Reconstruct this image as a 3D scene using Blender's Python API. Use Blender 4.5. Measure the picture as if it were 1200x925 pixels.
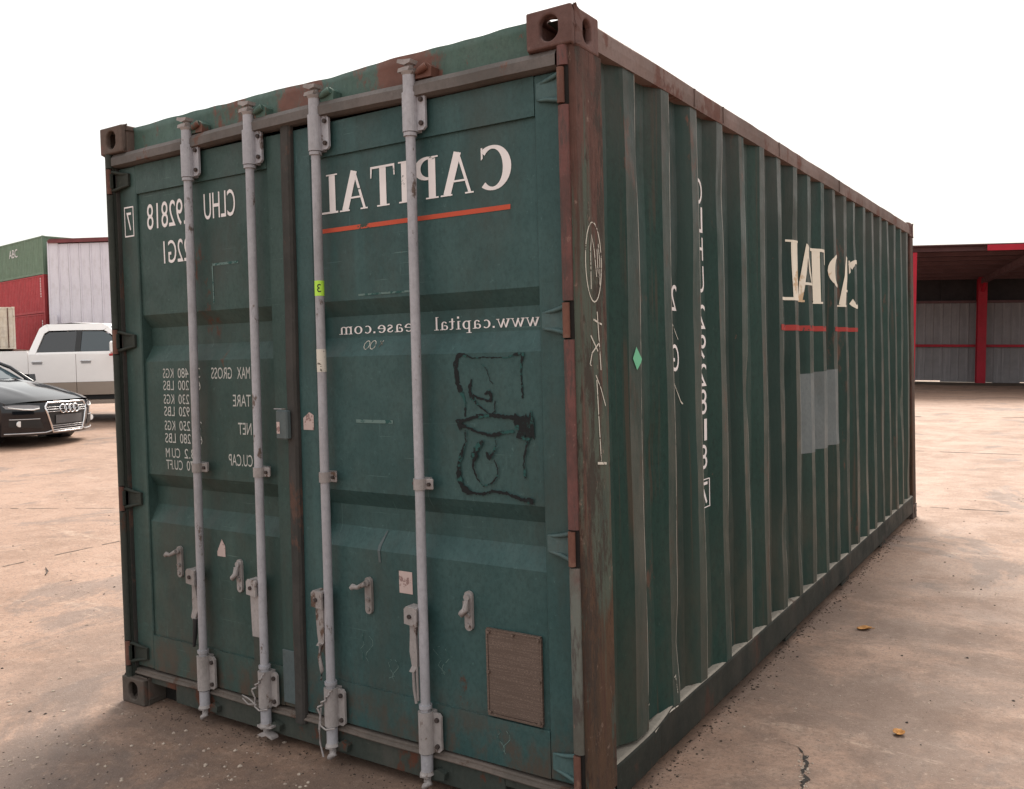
import bpy, bmesh, math, random
from mathutils import Vector, Matrix, noise as mnoise
random.seed(7)
R_ = math.radians
scene = bpy.context.scene
COL = scene.collection
for o in list(bpy.data.objects):
    bpy.data.objects.remove(o)

# ------------------------------------------------------------------ camera
cam_d = bpy.data.cameras.new('camera'); cam = bpy.data.objects.new('camera', cam_d); COL.objects.link(cam)
CAM = Vector((1.31374, -2.32738, 1.53840)); YAW, PITCH, ROLL, FPX = -0.562317, -0.031229, -0.025651, 1028.48
fw = Vector((math.sin(YAW)*math.cos(PITCH), math.cos(YAW)*math.cos(PITCH), math.sin(PITCH)))
rt = Vector((math.cos(YAW), -math.sin(YAW), 0)); up = rt.cross(fw)
rt2 = rt*math.cos(ROLL) + up*math.sin(ROLL); up2 = up*math.cos(ROLL) - rt*math.sin(ROLL)
m = Matrix.Identity(4)
for i in range(3):
    m[i][0], m[i][1], m[i][2], m[i][3] = rt2[i], up2[i], -fw[i], CAM[i]
cam.matrix_world = m
cam_d.sensor_fit = 'HORIZONTAL'; cam_d.sensor_width = 36; cam_d.lens = FPX*36/1200
cam_d.shift_x = -(629.41-600)/1200; cam_d.shift_y = (446.43-462.5)/1200
cam_d.clip_start = 0.05; cam_d.clip_end = 3000
scene.camera = cam

# ------------------------------------------------------------------ light
SUN_AZ, SUN_EL = -18.0, 47.0        # azimuth measured from +Y towards +X
w = bpy.data.worlds.new('World'); scene.world = w; w.use_nodes = True
nt = w.node_tree; nt.nodes.clear()
sky = nt.nodes.new('ShaderNodeTexSky'); sky.sky_type = 'NISHITA'; sky.sun_disc = False
sky.sun_elevation = R_(SUN_EL); sky.sun_rotation = R_(SUN_AZ); sky.dust_density = 4.0; sky.air_density = 1.5
b1 = nt.nodes.new('ShaderNodeBackground'); b1.inputs[1].default_value = 0.05
b2 = nt.nodes.new('ShaderNodeBackground'); b2.inputs[0].default_value = (1.0, 0.985, 0.95, 1); b2.inputs[1].default_value = 0.36
mx = nt.nodes.new('ShaderNodeMixShader'); mx.inputs[0].default_value = 0.82
wo = nt.nodes.new('ShaderNodeOutputWorld')
nt.links.new(sky.outputs[0], b1.inputs[0]); nt.links.new(b1.outputs[0], mx.inputs[1]); nt.links.new(b2.outputs[0], mx.inputs[2])
# overcast veil: brighter overhead than at the horizon (standard overcast distribution, softened)
tcw = nt.nodes.new('ShaderNodeTexCoord'); sep = nt.nodes.new('ShaderNodeSeparateXYZ'); nt.links.new(tcw.outputs['Generated'], sep.inputs[0])
mr = nt.nodes.new('ShaderNodeMapRange'); mr.inputs[1].default_value = 0; mr.inputs[2].default_value = 1; mr.inputs[3].default_value = .37; mr.inputs[4].default_value = .62
nt.links.new(sep.outputs[2], mr.inputs[0]); nt.links.new(mr.outputs[0], b2.inputs[1])
nt.links.new(mx.outputs[0], wo.inputs[0])
sd = bpy.data.lights.new('sun', 'SUN'); sd.energy = 2.2; sd.angle = R_(30); sd.color = (1.0, 0.92, 0.82)
so = bpy.data.objects.new('sun', sd); COL.objects.link(so)
sv = Vector((math.sin(R_(SUN_AZ))*math.cos(R_(SUN_EL)), math.cos(R_(SUN_AZ))*math.cos(R_(SUN_EL)), math.sin(R_(SUN_EL))))
so.rotation_euler = sv.to_track_quat('Z', 'Y').to_euler(); so.location = (0, 0, 30)
vs = scene.view_settings
vs.view_transform = 'Standard'; vs.look = 'None'; vs.exposure = 1.6; vs.gamma = 1; vs.use_curve_mapping = False

# ------------------------------------------------------------------ helpers
def tag(o, label=None, cat=None, group=None, kind=None):
    if label: o['label'] = label
    if cat: o['category'] = cat
    if group: o['group'] = group
    if kind: o['kind'] = kind
    return o

def empty(name, loc=(0, 0, 0), rz=0):
    o = bpy.data.objects.new(name, None); COL.objects.link(o)
    o.location = loc; o.rotation_euler = (0, 0, rz); o.empty_display_size = 0.2
    return o

class MB:
    """collects geometry; build() links it as one mesh object"""
    def __init__(s): s.v = []; s.f = []; s.sm = []
    def add(s, vs, fs, smooth=False):
        n = len(s.v); s.v += [tuple(p) for p in vs]
        for f in fs: s.f.append(tuple(i+n for i in f)); s.sm.append(smooth)
        return s
    def box(s, x0, x1, y0, y1, z0, z1, c=0.0):
        if x0 > x1: x0, x1 = x1, x0
        if y0 > y1: y0, y1 = y1, y0
        if z0 > z1: z0, z1 = z1, z0
        c = min(c, (x1-x0)*.45, (y1-y0)*.45, (z1-z0)*.45)
        if c <= 0:
            v = [(x, y, z) for z in (z0, z1) for y in (y0, y1) for x in (x0, x1)]
            return s.add(v, [(0, 2, 3, 1), (4, 5, 7, 6), (0, 1, 5, 4), (2, 6, 7, 3), (0, 4, 6, 2), (1, 3, 7, 5)])
        v = []; idx = {}
        for sx in (0, 1):
            for sy in (0, 1):
                for sz in (0, 1):
                    X = (x0, x1)[sx]; Y = (y0, y1)[sy]; Z = (z0, z1)[sz]
                    dx = c*(1-2*sx); dy = c*(1-2*sy); dz = c*(1-2*sz)
                    idx[sx, sy, sz] = len(v)
                    v += [(X, Y+dy, Z+dz), (X+dx, Y, Z+dz), (X+dx, Y+dy, Z)]
        f = []
        I = lambda a, k: idx[a]+k
        for sx in (0, 1):
            q = [I((sx, 0, 0), 0), I((sx, 1, 0), 0), I((sx, 1, 1), 0), I((sx, 0, 1), 0)]; f.append(q if sx else q[::-1])
            q = [I((0, sx, 0), 1), I((1, sx, 0), 1), I((1, sx, 1), 1), I((0, sx, 1), 1)]; f.append(q[::-1] if sx else q)
            q = [I((0, 0, sx), 2), I((1, 0, sx), 2), I((1, 1, sx), 2), I((0, 1, sx), 2)]; f.append(q if sx else q[::-1])
        for a in (0, 1):
            for b in (0, 1):
                f.append((I((0, a, b), 1), I((1, a, b), 1), I((1, a, b), 2), I((0, a, b), 2)))
                f.append((I((a, 0, b), 0), I((a, 1, b), 0), I((a, 1, b), 2), I((a, 0, b), 2)))
                f.append((I((a, b, 0), 0), I((a, b, 1), 0), I((a, b, 1), 1), I((a, b, 0), 1)))
        for k in idx: f.append((idx[k], idx[k]+1, idx[k]+2))
        return s.add(v, f)
    def tube(s, pts, rad, n=10, cap=True, smooth=True):
        """pts list, rad number or list"""
        pts = [Vector(p) for p in pts]; rings = []
        for i, p in enumerate(pts):
            d = (pts[min(i+1, len(pts)-1)]-pts[max(i-1, 0)])
            d = d.normalized() if d.length > 1e-9 else Vector((0, 0, 1))
            a = d.cross(Vector((0, 0, 1)))
            if a.length < 1e-3: a = d.cross(Vector((0, 1, 0)))
            a.normalize(); b = d.cross(a)
            r = rad[i] if isinstance(rad, (list, tuple)) else rad
            rings.append([p+(a*math.cos(2*math.pi*k/n)+b*math.sin(2*math.pi*k/n))*r for k in range(n)])
        v = [q for r in rings for q in r]; f = []
        for i in range(len(rings)-1):
            for k in range(n):
                f.append((i*n+k, i*n+(k+1) % n, (i+1)*n+(k+1) % n, (i+1)*n+k))
        s.add(v, f, smooth)
        if cap:
            s.add(rings[0], [tuple(range(n))]); s.add(rings[-1], [tuple(range(n))[::-1]])
        return s
    def prism(s, poly, a0, a1, axis='y', smooth=False):
        """2D polygon extruded along axis. axis y: poly=(x,z); x: poly=(y,z); z: poly=(x,y)"""
        P = {'y': lambda p, a: (p[0], a, p[1]), 'x': lambda p, a: (a, p[0], p[1]), 'z': lambda p, a: (p[0], p[1], a)}[axis]
        n = len(poly)
        v = [P(p, a0) for p in poly]+[P(p, a1) for p in poly]
        f = [(i, (i+1) % n, n+(i+1) % n, n+i) for i in range(n)]
        s.add(v, f, smooth); s.add(v, [tuple(range(n))[::-1], tuple(range(n, 2*n))])
        return s
    def grid(s, rows, smooth=True, flip=False):
        n = len(rows[0]); v = [p for r in rows for p in r]; f = []
        for i in range(len(rows)-1):
            for k in range(n-1):
                q = (i*n+k, i*n+k+1, (i+1)*n+k+1, (i+1)*n+k); f.append(q[::-1] if flip else q)
        return s.add(v, f, smooth)
    def build(s, name, mat, parent=None, off=None, clean=True):
        me = bpy.data.meshes.new(name)
        v = s.v if off is None else [(p[0]-off[0], p[1]-off[1], p[2]-off[2]) for p in s.v]
        me.from_pydata(v, [], s.f)
        me.polygons.foreach_set('use_smooth', s.sm)
        if clean:
            bm = bmesh.new(); bm.from_mesh(me); bmesh.ops.recalc_face_normals(bm, faces=bm.faces); bm.to_mesh(me); bm.free()
        me.materials.append(mat)
        o = bpy.data.objects.new(name, me); COL.objects.link(o)
        if parent: o.parent = parent
        return o

def dup(o, loc=None, parent=None):
    c = o.copy(); COL.objects.link(c)
    if loc is not None: c.location = loc
    if parent is not None: c.parent = parent
    return c

def lerp(a, b, t): return a+(b-a)*t
def smooth(a, b, x):
    t = max(0.0, min(1.0, (x-a)/(b-a))); return t*t*(3-2*t)
def interp(tab, x):
    if x <= tab[0][0]: return tab[0][1]
    for (x0, y0), (x1, y1) in zip(tab, tab[1:]):
        if x <= x1: return lerp(y0, y1, (x-x0)/(x1-x0))
    return tab[-1][1]

# ------------------------------------------------------------------ materials
def new_mat(name):
    m = bpy.data.materials.new(name); m.use_nodes = True
    nt = m.node_tree; nt.nodes.clear()
    out = nt.nodes.new('ShaderNodeOutputMaterial'); bs = nt.nodes.new('ShaderNodeBsdfPrincipled')
    nt.links.new(bs.outputs[0], out.inputs[0])
    return m, nt, bs
class NT:
    def __init__(s, nt): s.nt = nt; s.tc = None
    def L(s, a, b): s.nt.links.new(a, b)
    def coord(s, scale=(1, 1, 1), loc=(0, 0, 0), rot=(0, 0, 0)):
        if s.tc is None: s.tc = s.nt.nodes.new('ShaderNodeTexCoord')
        mp = s.nt.nodes.new('ShaderNodeMapping'); mp.inputs['Scale'].default_value = scale
        mp.inputs['Location'].default_value = loc; mp.inputs['Rotation'].default_value = rot
        s.L(s.tc.outputs['Object'], mp.inputs[0]); return mp.outputs[0]
    def noise(s, scale=5, detail=6, rough=.6, stretch=(1, 1, 1), loc=(0, 0, 0), dist=0.0):
        n = s.nt.nodes.new('ShaderNodeTexNoise'); n.inputs['Scale'].default_value = scale
        n.inputs['Detail'].default_value = detail; n.inputs['Roughness'].default_value = rough
        n.inputs['Distortion'].default_value = dist
        s.L(s.coord(stretch, loc), n.inputs['Vector']); return n.outputs[0]
    def ramp(s, x, a, b, v0=0.0, v1=1.0):
        n = s.nt.nodes.new('ShaderNodeMapRange'); n.inputs[1].default_value = a; n.inputs[2].default_value = b
        n.inputs[3].default_value = v0; n.inputs[4].default_value = v1; n.interpolation_type = 'SMOOTHSTEP'
        s.L(x, n.inputs[0]); return n.outputs[0]
    def math(s, op, a, b=None):
        n = s.nt.nodes.new('ShaderNodeMath'); n.operation = op
        for k, q in enumerate((a, b)):
            if q is None: continue
            if isinstance(q, (int, float)): n.inputs[k].default_value = q
            else: s.L(q, n.inputs[k])
        return n.outputs[0]
    def mix(s, fac, a, b):
        n = s.nt.nodes.new('ShaderNodeMix'); n.data_type = 'RGBA'
        for k, q in ((0, fac), (6, a), (7, b)):
            if isinstance(q, (int, float)): n.inputs[k].default_value = q
            elif isinstance(q, tuple): n.inputs[k].default_value = (*q[:3], 1)
            else: s.L(q, n.inputs[k])
        return n.outputs[2]
    def axis(s, k):
        if s.tc is None: s.tc = s.nt.nodes.new('ShaderNodeTexCoord')
        n = s.nt.nodes.new('ShaderNodeSeparateXYZ'); s.L(s.tc.outputs['Object'], n.inputs[0]); return n.outputs[k]
    def bump(s, h, bs, strength=.3, dist=.01):
        n = s.nt.nodes.new('ShaderNodeBump'); n.inputs['Strength'].default_value = strength; n.inputs['Distance'].default_value = dist
        s.L(h, n.inputs['Height']); s.L(n.outputs[0], bs.inputs['Normal'])

RUST = (0.115, 0.045, 0.028)
def paint(name, c1, c2, rough=.5, metal=0.0, rust=0.0, rust_scale=3.0, rust_col=RUST, streak=.0, grime=(0.10, 0.085, 0.075), grime_amt=0.0, scale=2.0, bump=.15, spec=.2, coat=0.0, fine=1.0, scratch=0.0, lowrust=0.0):
    """weathered paint: two tones, rust spots, vertical streaks, grime"""
    m, nt, bs = new_mat(name); N = NT(nt)
    c = N.mix(N.ramp(N.noise(scale, 9, .68), .36, .64), c1, c2)
    c = N.mix(N.ramp(N.noise(70, 4, .75, (1, 1, .7)), .40, .72, 0, .45*fine), c, tuple(x*.55 for x in c1))
    c = N.mix(N.ramp(N.noise(34, 6, .8, (1, 1, 1), (3, 8, 5)), .60, .70, 0, .5*fine), c, tuple(min(1, x*1.7+.015) for x in c2))
    if scratch > 0:
        sc = N.math('MAXIMUM', N.ramp(N.noise(6, 3, .5, (.5, 1, 26), (1, 1, 7)), .685, .72), N.ramp(N.noise(6, 3, .5, (22, 1, .7), (4, 1, 2)), .69, .73))
        sc = N.math('MULTIPLY', sc, N.ramp(N.noise(2.2, 3, .5, (1, 1, 1), (9, 1, 2)), .48, .62))
        c = N.mix(N.math('MULTIPLY', sc, scratch), c, tuple(min(1, x*2.4+.05) for x in c2))
    if streak > 0:
        st = N.ramp(N.noise(9, 4, .6, (1, 1, .06)), .50, .78, 0, streak)
        c = N.mix(st, c, tuple(min(1, x*1.9+.012) for x in c1))
    if lowrust > 0:
        lr = N.math('MULTIPLY', N.ramp(N.axis(2), .46, .17), N.ramp(N.noise(7, 8, .75, (1, 1, .6), (1, 9, 4)), .42, .62))
        c = N.mix(N.math('MULTIPLY', lr, lowrust), c, (.075, .052, .040))
    if grime_amt > 0:
        c = N.mix(N.ramp(N.noise(3.1, 8, .7, (1, 1, .35), (3, 1, 2)), .46, .75, 0, grime_amt), c, grime)
    r = None
    if rust > 0:
        a = N.noise(rust_scale, 9, .72, (1, 1, .55), (5, 2, 1)); r = N.math('MAXIMUM', N.ramp(a, .70-rust*.42, .74-rust*.38), N.ramp(N.noise(rust_scale*9, 6, .75, (1, 1, .6), (2, 5, 3)), .745-rust*.22, .78-rust*.22))
        rc = N.mix(N.noise(22, 4, .6), rust_col, tuple(x*.45 for x in rust_col))
        c = N.mix(r, c, rc)
    nt.links.new(c, bs.inputs['Base Color'])
    rr = N.ramp(N.noise(7, 5, .6), .3, .75, max(.05, rough-.1), min(1, rough+.18)); nt.links.new(rr, bs.inputs['Roughness'])
    bs.inputs['Metallic'].default_value = metal; bs.inputs['Specular IOR Level'].default_value = spec
    if coat: bs.inputs['Coat Weight'].default_value = coat; bs.inputs['Coat Roughness'].default_value = .06
    if bump: N.bump(N.noise(26, 6, .65), bs, bump, .006)
    return m
def plain(name, c, rough=.5, metal=0.0, spec=.5, coat=0.0, vary=.18):
    m, nt, bs = new_mat(name); N = NT(nt)
    v = N.mix(N.ramp(N.noise(6, 5, .6), .3, .7), c, tuple(x*(1-vary) for x in c[:3]))
    nt.links.new(v, bs.inputs['Base Color']); bs.inputs['Roughness'].default_value = rough
    bs.inputs['Metallic'].default_value = metal; bs.inputs['Specular IOR Level'].default_value = spec
    if coat: bs.inputs['Coat Weight'].default_value = coat; bs.inputs['Coat Roughness'].default_value = .04
    return m
def glass(name, c=(.02, .025, .03), rough=.05):
    m, nt, bs = new_mat(name); bs.inputs['Base Color'].default_value = (*c, 1); bs.inputs['Roughness'].default_value = rough
    bs.inputs['Specular IOR Level'].default_value = .8; return m

M = {}
M['door'] = paint('door_green_paint', (.028, .066, .066), (.043, .087, .086), .44, rust=.14, rust_scale=2.3, streak=.30, grime=(.045, .052, .045), grime_amt=.6, scratch=.35, lowrust=.85)
M['doorl'] = paint('dull_green_door_paint', (.029, .057, .051), (.042, .075, .068), .46, rust=.15, rust_scale=2.3, streak=.30, grime=(.042, .046, .040), grime_amt=.8, scratch=.35, lowrust=.9)
M['hinge'] = paint('worn_hinge_paint', (.050, .095, .098), (.070, .120, .120), .5, rust=.22, rust_scale=8, grime_amt=.4)
M['header'] = paint('header_green_paint', (.050, .092, .076), (.070, .118, .098), .5, rust=.50, rust_scale=2.2, rust_col=(.17, .075, .055), streak=.2, grime_amt=.3)
M['frame'] = paint('frame_dark_green', (.036, .045, .040), (.050, .055, .047), .6, rust=.36, rust_scale=4, streak=.15, grime_amt=.5)
M['leftpost'] = paint('dark_left_post', (.024, .030, .026), (.036, .040, .034), .75, rust=.26, rust_scale=5, rust_col=(.07, .042, .03))  # left post and its hinges, a darker grey-green than the right
M['bolt'] = paint('dark_bolt', (.06, .045, .042), (.04, .032, .03), .7)
M['bar'] = paint('weathered_header_bar', (.140, .122, .116), (.088, .080, .075), .7, rust=.28, rust_scale=8, rust_col=(.16, .09, .07), grime_amt=.5)
M['rod'] = paint('grey_rod_paint', (.36, .355, .385), (.29, .285, .31), .42, spec=.5, rust=.27, rust_scale=9, rust_col=(.13, .09, .075), grime=(.12, .10, .09), grime_amt=.55)
M['rodlow'] = paint('dirty_grey_fitting', (.33, .30, .295), (.25, .225, .22), .6, rust=.30, rust_scale=11, rust_col=(.13, .08, .06), grime=(.10, .085, .07), grime_amt=.7)
M['sillm'] = paint('worn_sill_edge', (.13, .105, .092), (.085, .074, .064), .7, rust=.36, rust_scale=6, rust_col=(.10, .06, .045), grime_amt=.5)
M['rusty'] = paint('rust_brown', (.16, .075, .055), (.10, .05, .04), .8, rust=.4, rust_scale=9, rust_col=(.22, .12, .09))
M['dark'] = paint('dark_recess', (.018, .016, .015), (.012, .011, .01), .8, bump=0)
M['black'] = plain('black_paint', (.010, .010, .011), .6)
M['gasket'] = paint('old_gasket', (.052, .047, .044), (.036, .036, .034), .8, rust=.4, rust_scale=5, rust_col=(.12, .07, .055), grime_amt=.4)
M['plate'] = None
def white_letters(name, c, wear, sc=9.0, wc=(.10, .085, .06)):
    m, nt, bs = new_mat(name); N = NT(nt)
    k = N.ramp(N.noise(sc, 8, .7, (1, 1, 1.3), (2, 7, 1)), .70-wear, .74-wear)
    d = N.ramp(N.noise(4, 4, .6), .45, .75, 0, .35)
    cc = N.mix(d, c, tuple(x*.62 for x in c))
    nt.links.new(N.mix(k, cc, wc), bs.inputs['Base Color']); bs.inputs['Roughness'].default_value = .7; bs.inputs['Specular IOR Level'].default_value = .1
    return m
M['white'] = white_letters('white_lettering', (.72, .68, .68), .075, wc=(.05, .09, .085))
M['whiteold'] = white_letters('worn_white_lettering', (.42, .42, .40), .10, 14, (.05, .08, .075))
M['cream'] = white_letters('cream_side_lettering', (.68, .63, .54), .13, 2.2, (.50, .37, .24))
M['red'] = white_letters('red_line_paint', (.46, .085, .05), .09, 8, (.05, .07, .06))
M['redside'] = white_letters('dull_red_line', (.30, .045, .04), .14, 5, (.03, .05, .045))
M['chalk'] = white_letters('chalk', (.55, .52, .46), .16, 30, (.10, .09, .075))
M['chalkfaint'] = white_letters('faint_chalk', (.12, .18, .17), .20, 30, (.03, .08, .075))
M['artblack'] = white_letters('black_brush_paint', (.016, .018, .019), .165, 16, (.025, .075, .07))
M['sticker'] = white_letters('faded_sticker', (.46, .36, .34), .15, 30, (.24, .16, .15))
M['lime'] = plain('lime_tag', (.42, .72, .06), .5)
M['greendot'] = plain('green_sticker', (.10, .42, .24), .5)
M['greyplate'] = paint('grey_plate', (.085, .11, .115), (.07, .09, .095), .5, rust=.1, grime_amt=.4)
M['patch'] = paint('grey_patch_paint', (.125, .145, .15), (.105, .122, .125), .55, rust=.08, streak=.15, grime_amt=.25)

def mat_post():
    m, nt, bs = new_mat('rusted_corner_post'); N = NT(nt)
    a = N.noise(5.0, 9, .75, (1.6, 1.6, .14), (1, 4, 2)); z = N.axis(2)
    green = N.mix(N.noise(6, 6, .6), (.080, .092, .072), (.052, .070, .056))
    red = N.mix(N.ramp(N.noise(7, 8, .7, (1, 1, .4)), .35, .7), (.112, .054, .044), (.058, .033, .027))
    brown = N.mix(N.ramp(N.noise(9, 8, .72, (1, 1, .35)), .35, .7), (.082, .047, .030), (.046, .032, .024))
    hi = N.ramp(z, 1.75, 2.35, 0, 1); lo = N.ramp(z, .95, .55, 0, 1)
    k = N.math('ADD', a, N.math('MULTIPLY', N.math('ADD', hi, lo), .17))
    c = N.mix(N.ramp(k, .46, .58), green, N.mix(N.ramp(z, .7, 1.3), brown, red))
    c = N.mix(N.ramp(N.noise(38, 4, .7, (1, 1, .3)), .58, .68, 0, .75), c, (.035, .022, .018))
    c = N.mix(N.ramp(N.noise(14, 7, .75, (2.5, 2.5, .10), (4, 4, 4)), .52, .62, 0, .7), c, (.06, .032, .026))
    c = N.mix(N.ramp(N.noise(26, 6, .8, (1, 1, .6), (6, 4, 4)), .60, .68, 0, .6), c, (.24, .17, .14))
    c = N.mix(N.ramp(N.noise(8, 9, .8, (1.3, 1.3, .35), (1, 8, 3)), .50, .57, 0, .85), c, (.040, .030, .025))
    c = N.mix(N.ramp(N.noise(6, 9, .8, (1.3, 1.3, .3), (8, 8, 3)), .55, .60, 0, .8), c, (.050, .066, .055))
    nt.links.new(c, bs.inputs['Base Color']); bs.inputs['Specular IOR Level'].default_value = .15; bs.inputs['Roughness'].default_value = .78
    N.bump(N.noise(30, 7, .7), bs, .55, .006); return m
M['post'] = mat_post()
def mat_guard():
    m, nt, bs = new_mat('rust_red_guard'); N = NT(nt); z = N.axis(2)
    red = N.mix(N.ramp(N.noise(9, 8, .7, (1, 1, .5)), .38, .66), (.130, .048, .042), (.066, .030, .026))
    low = N.mix(N.ramp(N.noise(9, 8, .7, (1, 1, .5)), .38, .66), (.115, .125, .11), (.075, .070, .058))
    c = N.mix(N.ramp(N.math('ADD', z, N.math('MULTIPLY', N.noise(5, 6, .7), .5)), 1.0, 1.25), low, red)
    c = N.mix(N.ramp(N.noise(40, 4, .7, (1, 1, .5)), .60, .70, 0, .6), c, (.22, .12, .10))
    c = N.mix(N.ramp(N.noise(17, 7, .75, (1.5, 1.5, .3), (2, 2, 2)), .50, .62, 0, .8), c, (.045, .032, .028))
    nt.links.new(c, bs.inputs['Base Color']); bs.inputs['Roughness'].default_value = .75
    N.bump(N.noise(34, 7, .7), bs, .5, .006); return m
M['guard'] = mat_guard()
def mat_side():
    m, nt, bs = new_mat('side_green_paint'); N = NT(nt)
    c = N.mix(N.ramp(N.noise(1.5, 7, .65, (1, 1, .6)), .33, .68), (.0120, .0370, .0310), (.0185, .0480, .0405))
    c = N.mix(N.ramp(N.noise(60, 4, .75, (1, 1, .6)), .42, .72, 0, .5), c, (.008, .018, .016))
    c = N.mix(N.ramp(N.noise(40, 6, .8, (1, 1, .8), (3, 8, 5)), .62, .70, 0, .6), c, (.06, .085, .075))
    # uneven fading from rib to rib
    c = N.mix(N.ramp(N.noise(1, 2, .5, (1, 4.3, .12), (0, 2, 0)), .40, .62, 0, .65), c, (.0085, .0215, .0190))
    c = N.mix(N.ramp(N.noise(1, 2, .5, (1, 5.1, .15), (0, 7, 3)), .52, .68, 0, .6), c, (.026, .052, .046))
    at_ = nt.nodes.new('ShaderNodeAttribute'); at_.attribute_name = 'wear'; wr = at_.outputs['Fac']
    # chalky, rubbed paint on the proud crests, wear plus a painted highlight along their far edge
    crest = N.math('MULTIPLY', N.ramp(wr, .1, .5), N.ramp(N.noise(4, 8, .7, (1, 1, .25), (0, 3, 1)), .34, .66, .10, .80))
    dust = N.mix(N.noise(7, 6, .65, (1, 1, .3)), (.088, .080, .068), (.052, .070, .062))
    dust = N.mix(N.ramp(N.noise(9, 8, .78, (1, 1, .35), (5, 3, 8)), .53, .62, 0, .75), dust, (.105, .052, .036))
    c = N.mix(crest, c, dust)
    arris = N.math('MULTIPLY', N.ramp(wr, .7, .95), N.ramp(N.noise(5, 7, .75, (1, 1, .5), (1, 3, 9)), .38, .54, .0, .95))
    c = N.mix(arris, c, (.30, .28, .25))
    top = N.math('MULTIPLY', N.ramp(N.axis(2), 1.9, 2.5), N.ramp(N.noise(3, 6, .7, (1, 1, .3), (1, 7, 1)), .32, .62))
    c = N.mix(N.math('MULTIPLY', top, .55), c, (.062, .052, .046))
    st = N.ramp(N.noise(11, 4, .6, (1, 1, .05), (7, 0, 0)), .52, .80, 0, .25)
    c = N.mix(st, c, (.06, .075, .066))
    low = N.math('MULTIPLY', N.ramp(N.axis(2), 1.0, .25), N.ramp(N.noise(4, 6, .7, (1, 1, .4)), .35, .7))
    c = N.mix(N.math('MULTIPLY', low, .6), c, (.065, .055, .042))
    run = N.math('MULTIPLY', N.ramp(N.noise(1, 5, .7, (1, 26, .35), (3, 1, 2)), .56, .68), N.ramp(N.noise(1, 3, .6, (1, 2.5, 1.4), (1, 4, 5)), .46, .60))
    c = N.mix(N.math('MULTIPLY', run, .6), c, (.072, .045, .032))
    r = N.ramp(N.noise(2.6, 10, .74, (1, 1, .5), (9, 2, 4)), .60, .66)
    r2 = N.ramp(N.noise(17, 5, .7, (1, 1, .6), (2, 2, 4)), .70, .74)
    c = N.mix(N.math('MAXIMUM', N.math('MULTIPLY', r, .8), r2), c, N.mix(N.noise(20, 4), (.13, .065, .045), (.06, .032, .024)))
    nt.links.new(c, bs.inputs['Base Color'])
    nt.links.new(N.ramp(N.noise(6, 5, .6), .3, .75, .40, .62), bs.inputs['Roughness']); bs.inputs['Specular IOR Level'].default_value = .14
    N.bump(N.math('ADD', N.noise(5, 4, .6, (1, 1, .4)), N.math('MULTIPLY', N.noise(45, 5, .7), .2)), bs, .4, .012); return m
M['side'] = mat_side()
M['rail'] = paint('weathered_top_rail', (.19, .135, .122), (.115, .082, .072), .75, rust=.38, rust_scale=3, rust_col=(.15, .07, .055), grime_amt=.4)
M['brail'] = paint('bottom_rail_paint', (.012, .015, .013), (.021, .024, .020), .65, rust=.34, rust_scale=3, rust_col=(.060, .034, .025), grime=(.055, .048, .040), grime_amt=.5)
M['ledge'] = paint('dusty_ledge', (.34, .30, .255), (.22, .195, .165), .9, rust=.22, rust_scale=7, rust_col=(.12, .08, .06), bump=.4)
def mat_csc():
    m, nt, bs = new_mat('brown_data_plate'); N = NT(nt)
    n = N.math('MULTIPLY', N.ramp(N.noise(1, 6, .85, (120, 1, 420)), .47, .58), N.ramp(N.noise(1, 3, .6, (5, 1, 160), (3, 0, 1)), .42, .56, .25, 1))
    c = N.mix(N.math('MULTIPLY', n, .8), (.082, .055, .043), (.215, .155, .128))
    c = N.mix(N.ramp(N.noise(9, 6, .7), .5, .75, 0, .6), c, (.085, .058, .045))
    nt.links.new(c, bs.inputs['Base Color']); bs.inputs['Roughness'].default_value = .6; return m
M['csc'] = mat_csc()

# ------------------------------------------------------------------ flat lettering
def stroke(pts, wid):
    """polyline with width -> list of quads (2D)"""
    P = [Vector(p) for p in pts]; W = wid if isinstance(wid, (list, tuple)) else [wid]*len(P); L = []; Rr = []
    for i, p in enumerate(P):
        d = P[min(i+1, len(P)-1)]-P[max(0, i-1)]
        d = d.normalized() if d.length else Vector((1, 0)); n = Vector((-d.y, d.x))
        L.append(p+n*W[i]/2); Rr.append(p-n*W[i]/2)
    return [[L[i], L[i+1], Rr[i+1], Rr[i]] for i in range(len(P)-1)]
def arc(cx, cy, rx, ry, a0, a1, n=18, wmin=.05, wmax=.15, thick_at=180):
    pts = []; ws = []
    for i in range(n+1):
        a = R_(lerp(a0, a1, i/n)); pts.append((cx+rx*math.cos(a), cy+ry*math.sin(a)))
        ws.append(lerp(wmin, wmax, abs(math.cos(a))**1.6))
    return stroke(pts, ws)
def bar(x0, y0, x1, y1): return [[Vector((x0, y0)), Vector((x1, y0)), Vector((x1, y1)), Vector((x0, y1))]]
def quad(*p): return [[Vector(q) for q in p]]
S = .035
GLY = {} ; _gl = {}
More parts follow.
